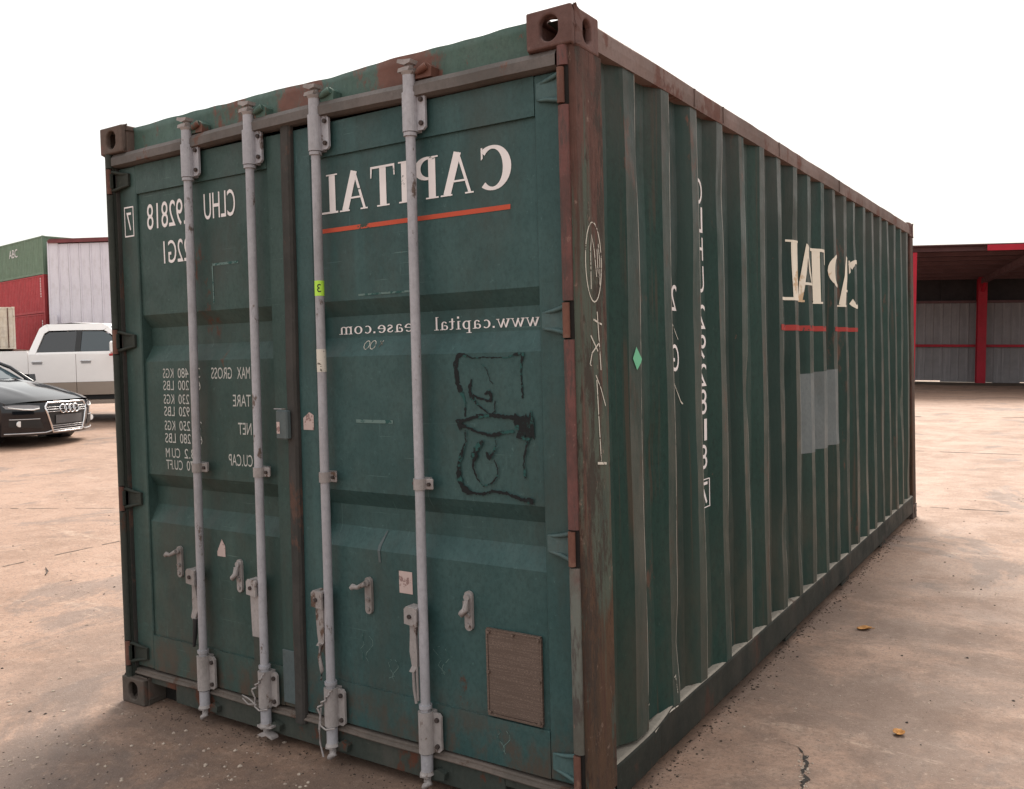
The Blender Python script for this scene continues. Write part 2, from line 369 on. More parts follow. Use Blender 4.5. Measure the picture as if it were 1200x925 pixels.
def GL(B):
  if B in _gl: return _gl[B]
  GLY = {  # height 1; (advance, [strokes])
   'C': (.80, [arc(.42, .5, .36, .47, 48, 310, 26, .06*B, .16*B), quad((.66, .98), (.70, .98), (.70, .70), (.655, .74))]),
   'A': (.82, [stroke([(.10, .02), (.395, .98)], .055*B), stroke([(.70, .02), (.40, .99)], .15*B), bar(.19, .30, .58, .345), bar(.0, 0, .22, S), bar(.55, 0, .86, S)]),
   'P': (.66, [bar(.175-.075*B, .0, .175+.075*B, 1.0), arc(.27, .73, .30, .245, 90, -90, 16, .05*B, .14*B), bar(.0, 0, .35, S), bar(.0, 1-S, .27, 1.0)]),
   'I': (.36, [bar(.175-.075*B, 0, .175+.075*B, 1), bar(0, 0, .35, S), bar(0, 1-S, .35, 1)]),
   'T': (.72, [bar(.355-.075*B, 0, .355+.075*B, 1), bar(.17, 0, .54, S), bar(0, .945, .71, 1), quad((0, .98), (.05, .98), (.025, .72), (-.005, .72)), quad((.66, .98), (.71, .98), (.715, .72), (.685, .72))]),
   'L': (.62, [bar(.175-.075*B, 0, .175+.075*B, 1), bar(0, 0, .60, .05), bar(0, 1-S, .35, 1), quad((.54, .02), (.60, .02), (.63, .27), (.60, .27))]),
  }
  xh = .46
  GLY.update({
   'w': (.70, [stroke([(.06, xh), (.22, .0)], .085), stroke([(.22, .0), (.34, xh)], .045), stroke([(.30, xh), (.46, .0)], .085), stroke([(.46, .0), (.61, xh)], .045), bar(-.01, xh-.03, .18, xh), bar(.52, xh-.03, .69, xh)]),
   '.': (.24, [bar(.06, 0, .16, .10)]),
   'c': (.46, [arc(.22, xh/2, .17, xh/2-.02, 55, 315, 16, .04, .10)]),
   'a': (.48, [arc(.17, .13, .12, .115, 60, 320, 12, .035, .09), bar(.27, .0, .36, .36), arc(.20, .32, .115, .125, 10, 160, 10, .04, .08), bar(.34, 0, .44, .03)]),
   'p': (.54, [bar(.08, -.22, .17, xh), arc(.26, xh/2, .17, xh/2-.02, 140, -140, 16, .04, .10), bar(.0, -.22, .27, -.19), bar(0, xh-.03, .10, xh)]),
   'i': (.30, [bar(.09, 0, .18, xh), bar(.0, 0, .27, .03), bar(.08, .60, .19, .71), bar(0, xh-.03, .1, xh)]),
   't': (.34, [bar(.09, .06, .18, .62), bar(0, xh-.04, .31, xh), arc(.22, .09, .085, .075, 180, 310, 8, .04, .07)]),
   'l': (.29, [bar(.08, 0, .17, .74), bar(0, 0, .26, .03), bar(0, .71, .09, .74)]),
   'e': (.48, [arc(.22, xh/2, .17, xh/2-.02, 8, 320, 18, .04, .10), bar(.07, .23, .40, .265)]),
   's': (.40, [stroke([(.31, .36), (.27, .42), (.17, .43), (.09, .38), (.09, .31), (.18, .25), (.28, .19), (.31, .12), (.26, .05), (.15, .03), (.07, .08), (.05, .13)], [.05, .05, .05, .07, .08, .095, .095, .08, .06, .05, .05, .05])]),
   'o': (.52, [arc(.24, xh/2, .18, xh/2-.02, 0, 360, 24, .04, .10)]),
   'm': (.82, [bar(.07, 0, .16, xh), bar(.33, 0, .42, .38), bar(.59, 0, .68, .38), arc(.245, .32, .13, .12, 170, 5, 8, .045, .08), arc(.505, .32, .13, .12, 170, 5, 8, .045, .08), bar(0, 0, .24, .03), bar(.27, 0, .49, .03), bar(.53, 0, .76, .03), bar(0, xh-.03, .08, xh)]),
   ' ': (.3, []),
  })
  _gl[B] = GLY
  return GLY
_fc = {}
def font_mesh(txt):
    if txt in _fc: return _fc[txt]
    cu = bpy.data.curves.new('t', 'FONT'); cu.body = txt; cu.resolution_u = 4
    ob = bpy.data.objects.new('t', cu); COL.objects.link(ob)
    dg = bpy.context.evaluated_depsgraph_get(); me = bpy.data.meshes.new_from_object(ob.evaluated_get(dg))
    v = [(p.co.x, p.co.y) for p in me.vertices]; f = [tuple(p.vertices) for p in me.polygons]
    bpy.data.objects.remove(ob); bpy.data.curves.remove(cu); bpy.data.meshes.remove(me)
    _fc[txt] = (v, f); return v, f

class Flat:
    """flat print laid out in (s,t); wrap() lays it on a profiled sheet, one object for each piece"""
    def __init__(s): s.P = []
    def quads(s, qs, fn=lambda p: p, lay=0, join=False):
        if not (join and s.P): s.P.append(([], [], []))
        V, F, Ly = s.P[-1]
        for q in qs:
            n = len(V); V += [tuple(fn(p)) for p in q]; F.append(tuple(range(n, n+len(q)))); Ly += [lay]*len(q)
        return s
    def serif(s, txt, s0, s1, t0, t1, gap=.06, bold=1.0, word=False):
        """s0 = where the text begins, s1 = where it ends (s1<s0 gives mirrored text)"""
        x = 0; wd = sum(GL(bold)[ch][0]+gap for ch in txt)-gap; first = True
        for ch in txt:
            adv, ss = GL(bold)[ch]; new = not word
            for k, qs in enumerate(ss):
                s.quads(qs, lambda p: (s0+(s1-s0)*(p[0]+x)/wd, t0+(t1-t0)*p[1]), k, join=not (new or first)); new = False; first = False
            x += adv+gap
        return s
    def font(s, txt, s0, s1, t0, t1):
        v, f = font_mesh(txt); xs = [p[0] for p in v]; ys = [p[1] for p in v]
        a, b, c, d = min(xs), max(xs), min(ys), max(ys)
        s.P.append(([(s0+(s1-s0)*(p[0]-a)/(b-a), t0+(t1-t0)*(p[1]-c)/(d-c)) for p in v], [tuple(q) for q in f], [0]*len(v))); return s
    def wrap(s, name, mat, parent, fn, cuts_s=(), cuts_t=(), off=None):
        for V, F, Ly in s.P:
            lo, hi = min(p[0] for p in V), max(p[0] for p in V); l2, h2 = min(p[1] for p in V), max(p[1] for p in V)
            o = s.wrap1(V, F, Ly, name, mat, parent, fn, [c for c in cuts_s if lo < c < hi], [c for c in cuts_t if l2 < c < h2], off)
        return o
    def wrap1(s, SV, SF, SL, name, mat, parent, fn, cuts_s=(), cuts_t=(), off=None):
        """fn(s,t,layer)->xyz"""
        bm = bmesh.new(); ll = bm.verts.layers.float.new('l')
        vv = []
        for p, l in zip(SV, SL):
            q = bm.verts.new((p[0], p[1], 0)); q[ll] = l; vv.append(q)
        for f in SF:
            try: bm.faces.new([vv[i] for i in f])
            except ValueError: pass
        for a in cuts_s:
            bmesh.ops.bisect_plane(bm, geom=bm.verts[:]+bm.edges[:]+bm.faces[:], plane_co=(a, 0, 0), plane_no=(1, 0, 0), dist=1e-6)
        for a in cuts_t:
            bmesh.ops.bisect_plane(bm, geom=bm.verts[:]+bm.edges[:]+bm.faces[:], plane_co=(0, a, 0), plane_no=(0, 1, 0), dist=1e-6)
        o = off or (0, 0, 0)
        for q in bm.verts:
            P = fn(q.co.x, q.co.y, q[ll]); q.co = (P[0]-o[0], P[1]-o[1], P[2]-o[2])
        me = bpy.data.meshes.new(name); bm.to_mesh(me); bm.free(); me.materials.append(mat)
        ob = bpy.data.objects.new(name, me); COL.objects.link(ob); ob.parent = parent; return ob

# ================================================================== GROUND
GT = [(0, 0), (1.5, .010), (3, .050), (6, .155), (9.8, .300), (13.4, .46), (20, .72), (55, 2.57), (75, 3.4)]
def gz(x, y=0):
    return interp(GT, max(0.0, -x-3.2))-.03*smooth(17, 33, y)*max(0, min(14, x+5))
def mat_ground():
    m, nt, bs = new_mat('yard_concrete'); N = NT(nt)
    big = N.noise(.33, 6, .6, (1, 1, 1), (4, 9, 0)); mid = N.noise(1.7, 10, .72, (1, 1, 1), (1, 2, 0), .5); fine = N.noise(46, 5, .75)
    c = N.mix(N.ramp(big, .38, .62), (.255, .158, .112), (.310, .196, .142))
    c = N.mix(N.ramp(mid, .42, .64, 0, .45), c, (.165, .105, .078))
    c = N.mix(N.ramp(N.noise(6.5, 9, .78, (1, 1, 1), (7, 1, 0)),   .48, .62, 0, .65), c, (.325, .220, .165))
    st = N.ramp(N.noise(.85, 10, .74, (1, .7, 1), (6, 3, 0), .6), .54, .60, 0, .62); c = N.mix(st, c, (.130, .098, .086))
    # mottled grime with painted-in shade close to the long side and under the doors
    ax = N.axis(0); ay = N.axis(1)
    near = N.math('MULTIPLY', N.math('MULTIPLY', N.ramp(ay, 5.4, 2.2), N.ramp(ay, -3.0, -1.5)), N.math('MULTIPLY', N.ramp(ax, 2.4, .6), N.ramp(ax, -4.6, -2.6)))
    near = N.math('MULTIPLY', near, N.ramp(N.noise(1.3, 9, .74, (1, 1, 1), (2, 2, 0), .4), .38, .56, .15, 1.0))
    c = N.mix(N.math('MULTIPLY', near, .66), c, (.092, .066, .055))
    sc = N.math('MULTIPLY', N.ramp(N.noise(1.5, 9, .75, (.35, 2.2, 1), (2, 6, 0), .3), .58, .66), N.ramp(N.noise(14, 6, .75), .40, .58))
    c = N.mix(N.math('MULTIPLY', sc, .8), c, (.36, .265, .205))
    c = N.mix(N.ramp(fine, .48, .64, 0, .6), c, (.115, .076, .058))
    c = N.mix(N.ramp(N.noise(19, 8, .8, (1, 1, 1), (9, 2, 0)), .56, .66, 0, .55), c, (.34, .25, .195))
    c = N.mix(N.ramp(N.noise(150, 3, .75), .60, .68, 0, .6), c, (.40, .33, .28))
    c = N.mix(N.ramp(N.noise(95, 3, .75, (1, 1, 1), (3, 3, 0)), .60, .68, 0, .7), c, (.07, .052, .043))
    nt.links.new(c, bs.inputs['Base Color']); bs.inputs['Specular IOR Level'].default_value = .3
    nt.links.new(N.ramp(mid, .3, .7, .58, .8), bs.inputs['Roughness'])
    h = N.math('ADD', N.math('MULTIPLY', fine, .45), N.math('ADD', N.math('MULTIPLY', mid, 1.0), N.math('MULTIPLY', N.noise(130, 2, .5), .3)))
    N.bump(h, bs, .55, .012); return m
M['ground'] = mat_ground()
M['tar'] = plain('joint_filler', (.055, .042, .035), .9)
M['crack'] = plain('crack_shadow', (.022, .017, .014), .95)
mb = MB()
xs = [-900, -400, -150, -78.2, -70, -58.2, -50, -40, -30, -23.2, -20, -16.6, -14.8, -13, -11, -9.2, -7.7, -6.2, -5.4, -4.7, -4, -3.2, -1, 2, 5, 9, 12, 25, 60, 150, 400, 900]
ys = [-300, -60, -20, -8, -4, 0, 4, 8, 13, 17, 19, 21, 23, 25, 27, 29, 31, 33, 45, 70, 120, 300, 900]
mb.grid([[(x, y, gz(x, y)) for x in xs] for y in ys], smooth=True, flip=False)
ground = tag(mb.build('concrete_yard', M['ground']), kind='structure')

def ribbon(name, pts, w0, mat, h=.003, jit=.4, step=.08, brk=0.0, seed=0):
    rnd = random.Random(seed); out = MB(); P = []
    for (a, b) in zip(pts, pts[1:]):
        a = Vector(a); b = Vector(b); n = max(1, int((b-a).length/step))
        for i in range(n): P.append(a.lerp(b, i/n))
    P.append(Vector(pts[-1])); rows = []
    for i, p in enumerate(P):
        d = (P[min(i+1, len(P)-1)]-P[max(0, i-1)]).normalized(); nn = Vector((-d.y, d.x))
        ww = w0*(1+rnd.uniform(-jit, jit))*.5; q = p+nn*rnd.uniform(-jit, jit)*w0*.5
        rows.append([(q.x+nn.x*ww, q.y+nn.y*ww, gz(q.x+nn.x*ww, q.y)+h), (q.x-nn.x*ww, q.y-nn.y*ww, gz(q.x-nn.x*ww, q.y)+h)])
    seg = [rows[0]]
    for r in rows[1:]:
        if rnd.random() < brk:
            if len(seg) > 1: out.grid(seg, False)
            seg = []
        seg.append(r)
    if len(seg) > 1: out.grid(seg, False)
    return out.build(name, mat, ground)
# expansion joints across the yard
ribbon('expansion_joint', [(-12, 6.9), (-3, 6.62), (.2, 6.56), (2.5, 6.66), (9, 6.7)], .016, M['tar'], brk=.12, seed=1)
ribbon('expansion_joint', [(-12, 11.6), (-1.5, 11.2), (5, 11.0), (14, 11.1)], .030, M['tar'], brk=.2, seed=2, step=.2)
ribbon('expansion_joint', [(-14, 18.0), (-2, 17.6), (4, 17.9), (16, 18.2)], .055, M['tar'], brk=.15, seed=3, step=.3)
ribbon('expansion_joint', [(-16, 26.5), (0, 26.0), (20, 26.2)], .07, M['tar'], brk=.2, seed=4, step=.4)
ribbon('expansion_joint', [(-5.5, -2), (-5.7, 3), (-5.6, 9), (-5.8, 20)], .012, M['tar'], brk=.35, seed=5)
ribbon('expansion_joint', [(-14.2, -2.5), (-9.5, 1.2), (-3.6, 5.2)], .012, M['tar'], brk=.35, seed=6)
ribbon('crack', [(.475, .64), (.455, .70), (.452, .76), (.425, .82), (.428, .87), (.400, .94)], .014, M['crack'], step=.012, jit=.8, seed=7)
ribbon('crack', [(.400, .94), (.36, 1.0), (.28, 1.02)], .005, M['crack'], step=.012, jit=.8, brk=.1, seed=8)

# ================================================================== SHIPPING CONTAINER
CW, CH, CL = 2.438, 2.591, 6.058
O = (-CW/2, CL/2, 0.0)
box_root = empty('shipping_container', O)
tag(box_root, 'large weathered green shipping container with reversed white lettering and four grey lock rods', 'container')
def cb(mb, name, mat, parent=None, clean=True): return mb.build(name, mat, parent or box_root, O, clean)

def holed_plate(mb, org, U, V, N, w, h, t, hole):
    """plate w x h spanned by U,V from org, thickness t along N, with a hole polygon centred in it"""
    org, U, V, N = map(Vector, (org, U, V, N)); n = len(hole); c = (w/2, h/2)
    outer = []
    for (a, b) in hole:
        dx, dy = a, b; k = min((w/2)/abs(dx) if abs(dx) > 1e-9 else 1e9, (h/2)/abs(dy) if abs(dy) > 1e-9 else 1e9)
        outer.append((dx*k, dy*k))
    P = lambda q, d: org+U*(c[0]+q[0])+V*(c[1]+q[1])+N*d
    v = [P(q, 0) for q in outer]+[P(q, 0) for q in hole]+[P(q, t) for q in outer]+[P(q, t) for q in hole]
    f = []
    for i in range(n):
        j = (i+1) % n
        f += [(i, j, n+j, n+i), (2*n+i, 2*n+j, 3*n+j, 3*n+i), (n+i, n+j, 3*n+j, 3*n+i), (i, j, 2*n+j, 2*n+i)]
    mb.add(v, f)
def oval(rx, ry, n=16, extra=None):
    pts = []
    k = 32
    for i in range(k):
        a = 2*math.pi*i/k+.0001
        # stadium shape
        x, y = math.cos(a)*rx, math.sin(a)*ry
        pts.append((math.copysign(min(rx, abs(x)*1.12), x), y))
    return pts
def with_corners(h, w, hh):
    # add rectangle-corner directions so the outer outline keeps its corners
    out = list(h)
    for sx in (1, -1):
        for sy in (1, -1):
            ang = math.atan2(sy*hh, sx*w)
            # point on the hole in that direction
            best = min(range(len(h)), key=lambda i: abs(math.atan2(math.sin(math.atan2(h[i][1], h[i][0])-ang), math.cos(math.atan2(h[i][1], h[i][0])-ang))))
            r = math.hypot(*h[best]); out[best] = (math.cos(ang)*r, math.sin(ang)*r)
    return out
def casting(name, mat, x, y, z):
    """corner casting 162 x 178 x 118 with openings on the end, the side and top/bottom; x,y,z = outer corner"""
    w, l, h, t = .162, .178, .118, .024
    sx = -1 if x > -1.2 else 1; sy = 1 if y < 3 else -1; sz = -1 if z > 1 else 1
    mb = MB()
    e = .0
    holed_plate(mb, (x, y, z), (sx, 0, 0), (0, 0, sz), (0, sy, 0), w, h, t, with_corners(oval(.033, .040), w, h))      # end face
    holed_plate(mb, (x, y+sy*t, z), (0, sy, 0), (0, 0, sz), (sx, 0, 0), l-t, h, t, with_corners(oval(.026, .038), l-t, h))  # side face
    holed_plate(mb, (x+sx*t, y+sy*t, z), (sx, 0, 0), (0, sy, 0), (0, 0, sz), w-t, l-t, t, with_corners(oval(.032, .060), w-t, l-t))  # top
    mb.box(x+sx*t, x+sx*w, y+sy*t, y+sy*l, z+sz*h, z+sz*(h-t))
    mb.box(x+sx*w, x+sx*(w-t), y+sy*t, y+sy*l, z+sz*t, z+sz*(h-t))
    mb.box(x+sx*t, x+sx*(w-t), y+sy*l, y+sy*(l-t), z+sz*t, z+sz*(h-t))
    o = cb(mb, name, mat)
    bv = o.modifiers.new('b', 'BEVEL'); bv.width = .006; bv.segments = 2; bv.limit_method = 'ANGLE'; bv.angle_limit = R_(50)
    wm = o.modifiers.new('w', 'WELD'); wm.merge_threshold = .0005
    # weld first
    o.modifiers.move(1, 0)
    return o
M['cast_r'] = paint('rust_red_casting', (.132, .074, .066), (.088, .052, .046), .8, rust=.34, rust_scale=7, rust_col=(.22, .135, .115), bump=.4)
M['cast_m'] = paint('brown_casting', (.125, .082, .070), (.085, .068, .056), .8, rust=.3, rust_scale=7, rust_col=(.18, .10, .085), bump=.4)
M['cast_d'] = paint('grimy_casting', (.10, .075, .065), (.07, .062, .052), .8, rust=.3, rust_scale=7, rust_col=(.15, .085, .065), bump=.4)
for (x, y, z, k) in [(0, 0, CH, 'cast_r'), (-CW, 0, CH, 'cast_m'), (-CW, 0, 0, 'cast_d'), (0, 0, 0, 'cast_d'), (0, CL, CH, 'cast_r'), (0, CL, 0, 'cast_d'), (-CW, CL, CH, 'cast_d'), (-CW, CL, 0, 'cast_d')]:
    casting('corner_casting', M[k], x, y, z)

# --- corner posts
HZ = [2.355, 1.640, .932, .228]          # hinge heights
def post(x, sx, mat, front=True, y0=.006, y1=.192, gm=None):
    mb = MB(); z0, z1 = .118, CH-.118; w = .060
    xo = x+sx*.003; xi = x+sx*w
    r = .010
    # rounded outer edge, inner lip
    poly = [(xi, y0+.012), (xi, y1-.05), (xo+sx*.012, y1-.012), (xo+sx*.012, y1), (xo, y1), (xo, y0+r+.008), (xo+sx*.003, y0+.008+r*.3), (xo+sx*r, y0+.008)]
    mb.prism(poly, z0, z1, 'z')
    o = cb(mb, 'corner_post', mat)
    if front:
        # rounded guard bars between the hinge openings
        cuts = [z0]+[q for h in sorted(HZ) for q in (h-.062, h+.058)]+[z1]
        for a, b in zip(cuts[0::2], cuts[1::2]):
            if b-a < .03: continue
            g = MB(); xc = x+sx*.041; n = 8; rows = []
            pr = [(xc-.019*sx*-1*math.cos(math.pi*k/n), .0145-.0135*math.sin(math.pi*k/n)) for k in range(n+1)]
            g.prism(pr, a, b, 'z', smooth=False); cb(g, 'hinge_guard', gm or mat, o)
        for h in HZ:
            g = MB(); g.box(x+sx*.0215, x+sx*.0585, .0125, .016, h-.060, h+.056); cb(g, 'hinge_opening', M['dark'], o)
            g = MB(); g.tube([(x+sx*.046, .008, h-.056), (x+sx*.046, .008, h+.052)], .012, 10); cb(g, 'hinge_pin', M['rusty'], o)
    return o
p_r = post(0, -1, M['post'], gm=M['guard']); p_l = post(-CW, 1, M['leftpost'])
def rear_post(x, sx, mat):
    mb = MB(); mb.box(x+sx*.003, x+sx*.07, CL-.15, CL-.006, .118, CH-.118, .008); return cb(mb, 'corner_post', mat)
rear_post(0, -1, M['post']); rear_post(-CW, 1, M['frame'])

# --- corrugated side walls
E0, PIT = .454, .2819
def side_tab():
    t = [(.185, -.044), (.29, -.044), (.36, -.008), (.448, -.0075), (.454, -.0085)]
    for k in range(20):
        e = E0+PIT*k
        if k: t += [(e-.07, -.008), (e-.006, -.0075), (e, -.0085)]
        t += [(e+.07, -.044), (e+.14, -.044)] if k < 19 else [(e+.06, -.044), (CL-.14, -.044)]
    return t
ST = side_tab(); BRK = [a for a, b in ST]
def sx_prof(y): return interp(ST, y)
dents = [(random.uniform(.4, 5.7), random.uniform(.3, 2.3), random.uniform(.05, .14), random.uniform(-.015, .005)) for _ in range(60)]
dents += [(5.75, .32, .18, -.016), (5.45, 1.0, .2, -.012), (2.4, .5, .12, -.014), (.9, 1.7, .10, -.010), (1.27, 2.2, .09, -.012)]
def side_x(y, z, base=None):
    x = sx_prof(y) if base is None else base
    for a, b, r, d in dents:
        q = ((y-a)**2/(r*r*.35)+(z-b)**2/(r*r*2.2))
        if q < 6: x += d*math.exp(-q)
    return x+.0022*math.sin(z*5+y*11)+.0016*mnoise.noise(Vector((y*3, z*3, 1.3)))
zs = [.200+.0766*k for k in range(31)]
yy = []
for (a, b) in zip(BRK, BRK[1:]):
    yy += [a]+([(a+b)/2] if b-a > .04 else [])
yy.append(BRK[-1])
mb = MB(); mb.grid([[(side_x(y, z), y, z) for y in yy] for z in zs], smooth=False)
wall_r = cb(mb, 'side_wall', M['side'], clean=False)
wa = wall_r.data.attributes.new('wear', 'FLOAT', 'FACE'); wv = []  # crest wear plus the painted highlight along their far edge
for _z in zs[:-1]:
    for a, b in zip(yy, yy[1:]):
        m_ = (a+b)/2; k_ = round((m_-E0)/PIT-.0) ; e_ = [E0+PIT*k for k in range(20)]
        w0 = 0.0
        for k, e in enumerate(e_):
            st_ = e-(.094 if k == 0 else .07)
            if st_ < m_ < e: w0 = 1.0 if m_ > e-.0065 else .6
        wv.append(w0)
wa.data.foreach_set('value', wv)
mb = MB(); mb.grid([[(-CW-sx_prof(y), y, z) for y in BRK] for z in (.2, 1.3, 2.498)], smooth=False, flip=True); cb(mb, 'side_wall', M['side'], clean=False)
def on_side(d=.0016):
    return lambda s, t, l: (side_x(s, t)+d+l*.0004, s, t)

# --- rails
def rail_top(x, sx):
    mb = MB(); rows = []
    n = 60
    for k in range(n+1):
        y = lerp(.178, CL-.178, k/n); j = .0035*mnoise.noise(Vector((y*2.1, 4, 1)))+.0025*mnoise.noise(Vector((y*7, 2, 1)))
        rows.append([(x+sx*.062, y, 2.490), (x+sx*.004, y, 2.492+j*.6), (x+sx*.002+j*.3, y, 2.53), (x+sx*(.004-j*.3), y, 2.567+j), (x+sx*.010, y, 2.574+j), (x+sx*.062, y, 2.575+j*.5)])
    mb.grid(rows, smooth=False, flip=(sx > 0)); return cb(mb, 'top_rail', M['rail'])
rt_ = rail_top(0, -1); rail_top(-CW, 1)
for y in (.98, 1.30, 2.1, 3.35):     # weld seams on the rail
    g = MB(); g.box(-.0035, .0025, y-.004, y+.004, 2.498, 2.566); cb(g, 'weld_seam', M['rail'], rt_)
def rz_top(y):
    return .203-.020*smooth(.66, .52, y)+.012*math.exp(-((y-.66)/.04)**2)+.003*mnoise.noise(Vector((y*4, 0, 3)))
def rx_out(y): return -.004-.006*math.exp(-((y-.56)/.07)**2)+.003*mnoise.noise(Vector((y*3, 5, 3)))
def rail_bottom(x, sx):
    rows = []; led = []
    n = 110
    for k in range(n+1):
        y = lerp(.19, CL-.150, k/n); t = rz_top(y); xo = x-sx*rx_out(y)*1.0
        rows.append([(x+sx*.075, y, .052), (xo+sx*.020, y, .050), (xo+sx*.006, y, .054), (xo, y, .064), (xo, y, t-.012), (xo+sx*.003, y, t-.003)])
        led.append([(xo+sx*.003, y, t-.003), (xo+sx*.012, y, t+.001), (x+sx*.075, y, t+.003)])
    a = MB(); a.grid(rows, smooth=False, flip=(sx > 0)); o = cb(a, 'bottom_rail', M['brail'])
    a = MB(); a.grid(led, smooth=False, flip=(sx > 0)); cb(a, 'rail_ledge', M['ledge'], o); return o
rb_ = rail_bottom(0, -1); rail_bottom(-CW, 1)
# chalk-white scrape lines where the rail is bent
f = Flat()
f.quads(stroke([(.50, .175), (.56, .190), (.60, .205), (.66, .203), (.70, .200)], [.006, .008, .010, .006, .004]))
f.wrap('scrape_mark', M['chalk'], rb_, lambda s, t, l: (rx_out(s)+.0015, s, min(t, rz_top(s)-.004)), cuts_s=[.5+.02*k for k in range(11)], off=O)
for y in (2.2, 3.4, 4.6): # forklift pocket straps under the rail
    g = MB(); g.box(-.06, -.012, y-.10, y+.10, .030, .049); cb(g, 'pocket_strap', M['brail'], rb_)
# --- roof, floor, far end
rows = []
for k in range(61):
    y = lerp(.07, CL-.06, k/60); z = 2.577-.012*(k % 2)
    rows.append([(x, y, z+.004*mnoise.noise(Vector((x*2, y, 0)))) for x in (-CW+.06, -1.8, -1.2, -.6, -.06)])
mb = MB(); mb.grid(rows, smooth=False); cb(mb, 'roof_panel', M['header'], clean=False)
mb = MB(); mb.box(-CW+.07, -.07, .12, CL-.1, .12, .17); cb(mb, 'floor', M['dark'])
mb = MB()
xe = [-CW+.07+.0766*k for k in range(31)]
mb.grid([[(x, CL-.05-.035*(1 if (k//2) % 2 else 0), z) for k, x in enumerate(xe)] for z in (.17, 2.5)], smooth=False); cb(mb, 'end_wall', M['side'], clean=False)
for z0, z1 in ((.02, .17), (2.49, 2.58)):
    mb = MB(); mb.box(-CW+.165, -.165, CL-.09, CL-.012, z0, z1); cb(mb, 'end_beam', M['frame'])

# --- header over the doors (dented upper edge)
mb = MB(); rows = []
xs_ = [lerp(-CW+.150, -.150, k/90) for k in range(91)]
def htop(x):
    return 2.585+.010*mnoise.noise(Vector((x*2.3, 1, 7)))+.006*mnoise.noise(Vector((x*9, 3, 7)))-.007*math.exp(-((x+.62)/.05)**2)
def hdent(x, z): return .016*mnoise.noise(Vector((x*2.5, z*4, 2)))
for z_, dy in ((2.455, 0), (2.49, 0), (2.525, 0), (2.56, 0), (None, -.002), (None, .012), (None, .05)):
    rows.append([(x, .058+dy+hdent(x, z_ or 2.58), (z_ if z_ else htop(x)+(.004 if dy > 0 else 0))) for x in xs_])
mb.grid(rows, smooth=True); cb(mb, 'door_header', M['header'], clean=False)
mb = MB()  # header bar: lit upper chamfer and vertical face
pts = [(.058, 2.476), (.020, 2.470), (.008, 2.452), (.008, 2.420), (.030, 2.414), (.058, 2.414)]
rows = [[(x, p[0]+.002*mnoise.noise(Vector((x*6, 1, 1))), p[1]+.014*math.exp(-((x+1.25)/.6)**2)+.0025*mnoise.noise(Vector((x*5, 2, 2)))) for p in pts] for x in [lerp(-CW+.065, -.065, k/50) for k in range(51)]]
mb.grid(rows, smooth=False); cb(mb, 'header_bar', M['bar'])
# --- sill
mb = MB(); ys0, ys1 = .040, .10
prof_top = .128
def sill_seg(a, b, z0, z1): mb.box(a, b, ys0, ys1, z0, z1, .003)
sill_seg(-CW+.162, -2.100, .096, prof_top); sill_seg(-2.100, -.345, .040, prof_top); sill_seg(-.345, -.162, .096, prof_top)
sill = cb(mb, 'door_sill', M['frame'])
mb = MB(); rows = []
for k in range(61):
    x = lerp(-CW+.062, -.062, k/60); j = .002*mnoise.noise(Vector((x*8, 0, 0))); zz = .128+.004*math.sin(x*9)*.5
    rows.append([(x, .044, zz+.002), (x, .028+j, zz+.002), (x, .026+j, zz+.006), (x, .029+j, zz+.012), (x, .036, zz+.015), (x, .036, zz+.021), (x, .042, zz+.024), (x, .075, zz+.026)])
mb.grid(rows, smooth=False); cb(mb, 'sill_ledge', M['sillm'], sill)
mb = MB(); mb.box(-2.274, -2.102, .11, .14, .005, .12); cb(mb, 'forklift_pocket', M['dark'], sill)

# --- doors
DZ0, DZ1 = .162, 2.412
YF, YP = .044, .054
DT = [(.2, 0), (.832, 0), (.905, .040), (.985, .040), (1.045, 0), (1.545, 0), (1.615, .040), (1.695, .040), (1.752, 0), (2.4, 0)]
DBRK = [a for a, b in DT]
def make_door(x0, x1, px0, px1, mt):
    fr = MB()
    # flat frame round the pressed panel
    fr.box(x0, px0, YF, YF+.065, DZ0, DZ1, .004); fr.box(px1, x1, YF, YF+.065, DZ0, DZ1, .004)
    fr.box(px0, px1, YF, YF+.045, 2.288, DZ1); fr.box(px0, px1, YF, YF+.045, DZ0, .318)
    d = cb(fr, 'door', mt)
    pn = MB(); n = 26; rows = []
    zz = []
    for a, b in zip(DBRK, DBRK[1:]):
        k = max(1, int((b-a)/.05)); zz += [lerp(a, b, i/k) for i in range(k)]
    zz = [z for z in zz if .30 < z < 2.30]+[2.30]
    for z in zz:
        rows.append([(x, door_y(x, z), z) for x in [lerp(px0, px1, k/n) for k in range(n+1)]])
    pn.grid(rows, smooth=False); cb(pn, 'panel', mt, d, clean=False)
    return d
def door_y(x, z):
    return YP+interp(DT, z)+.0035*mnoise.noise(Vector((x*2.0, z*2.2, 5)))+.0012*mnoise.noise(Vector((x*6, z*6, 9)))
def on_door(d=.0016): return lambda s, t, l: (s, door_y(s, t)-d-l*.0004, t)
def on_frame(d=.0016): return lambda s, t, l: (s, YF-d-l*.0004, t)
door_r = make_door(-1.292, -.066, -1.165, -.166, M['door'])
door_l = make_door(-2.372, -1.300, -2.252, -1.407, M['doorl'])
tag(door_r, 'right hand door with reversed serif lettering and brown data plate'); tag(door_l, 'left hand door with reversed weights table')
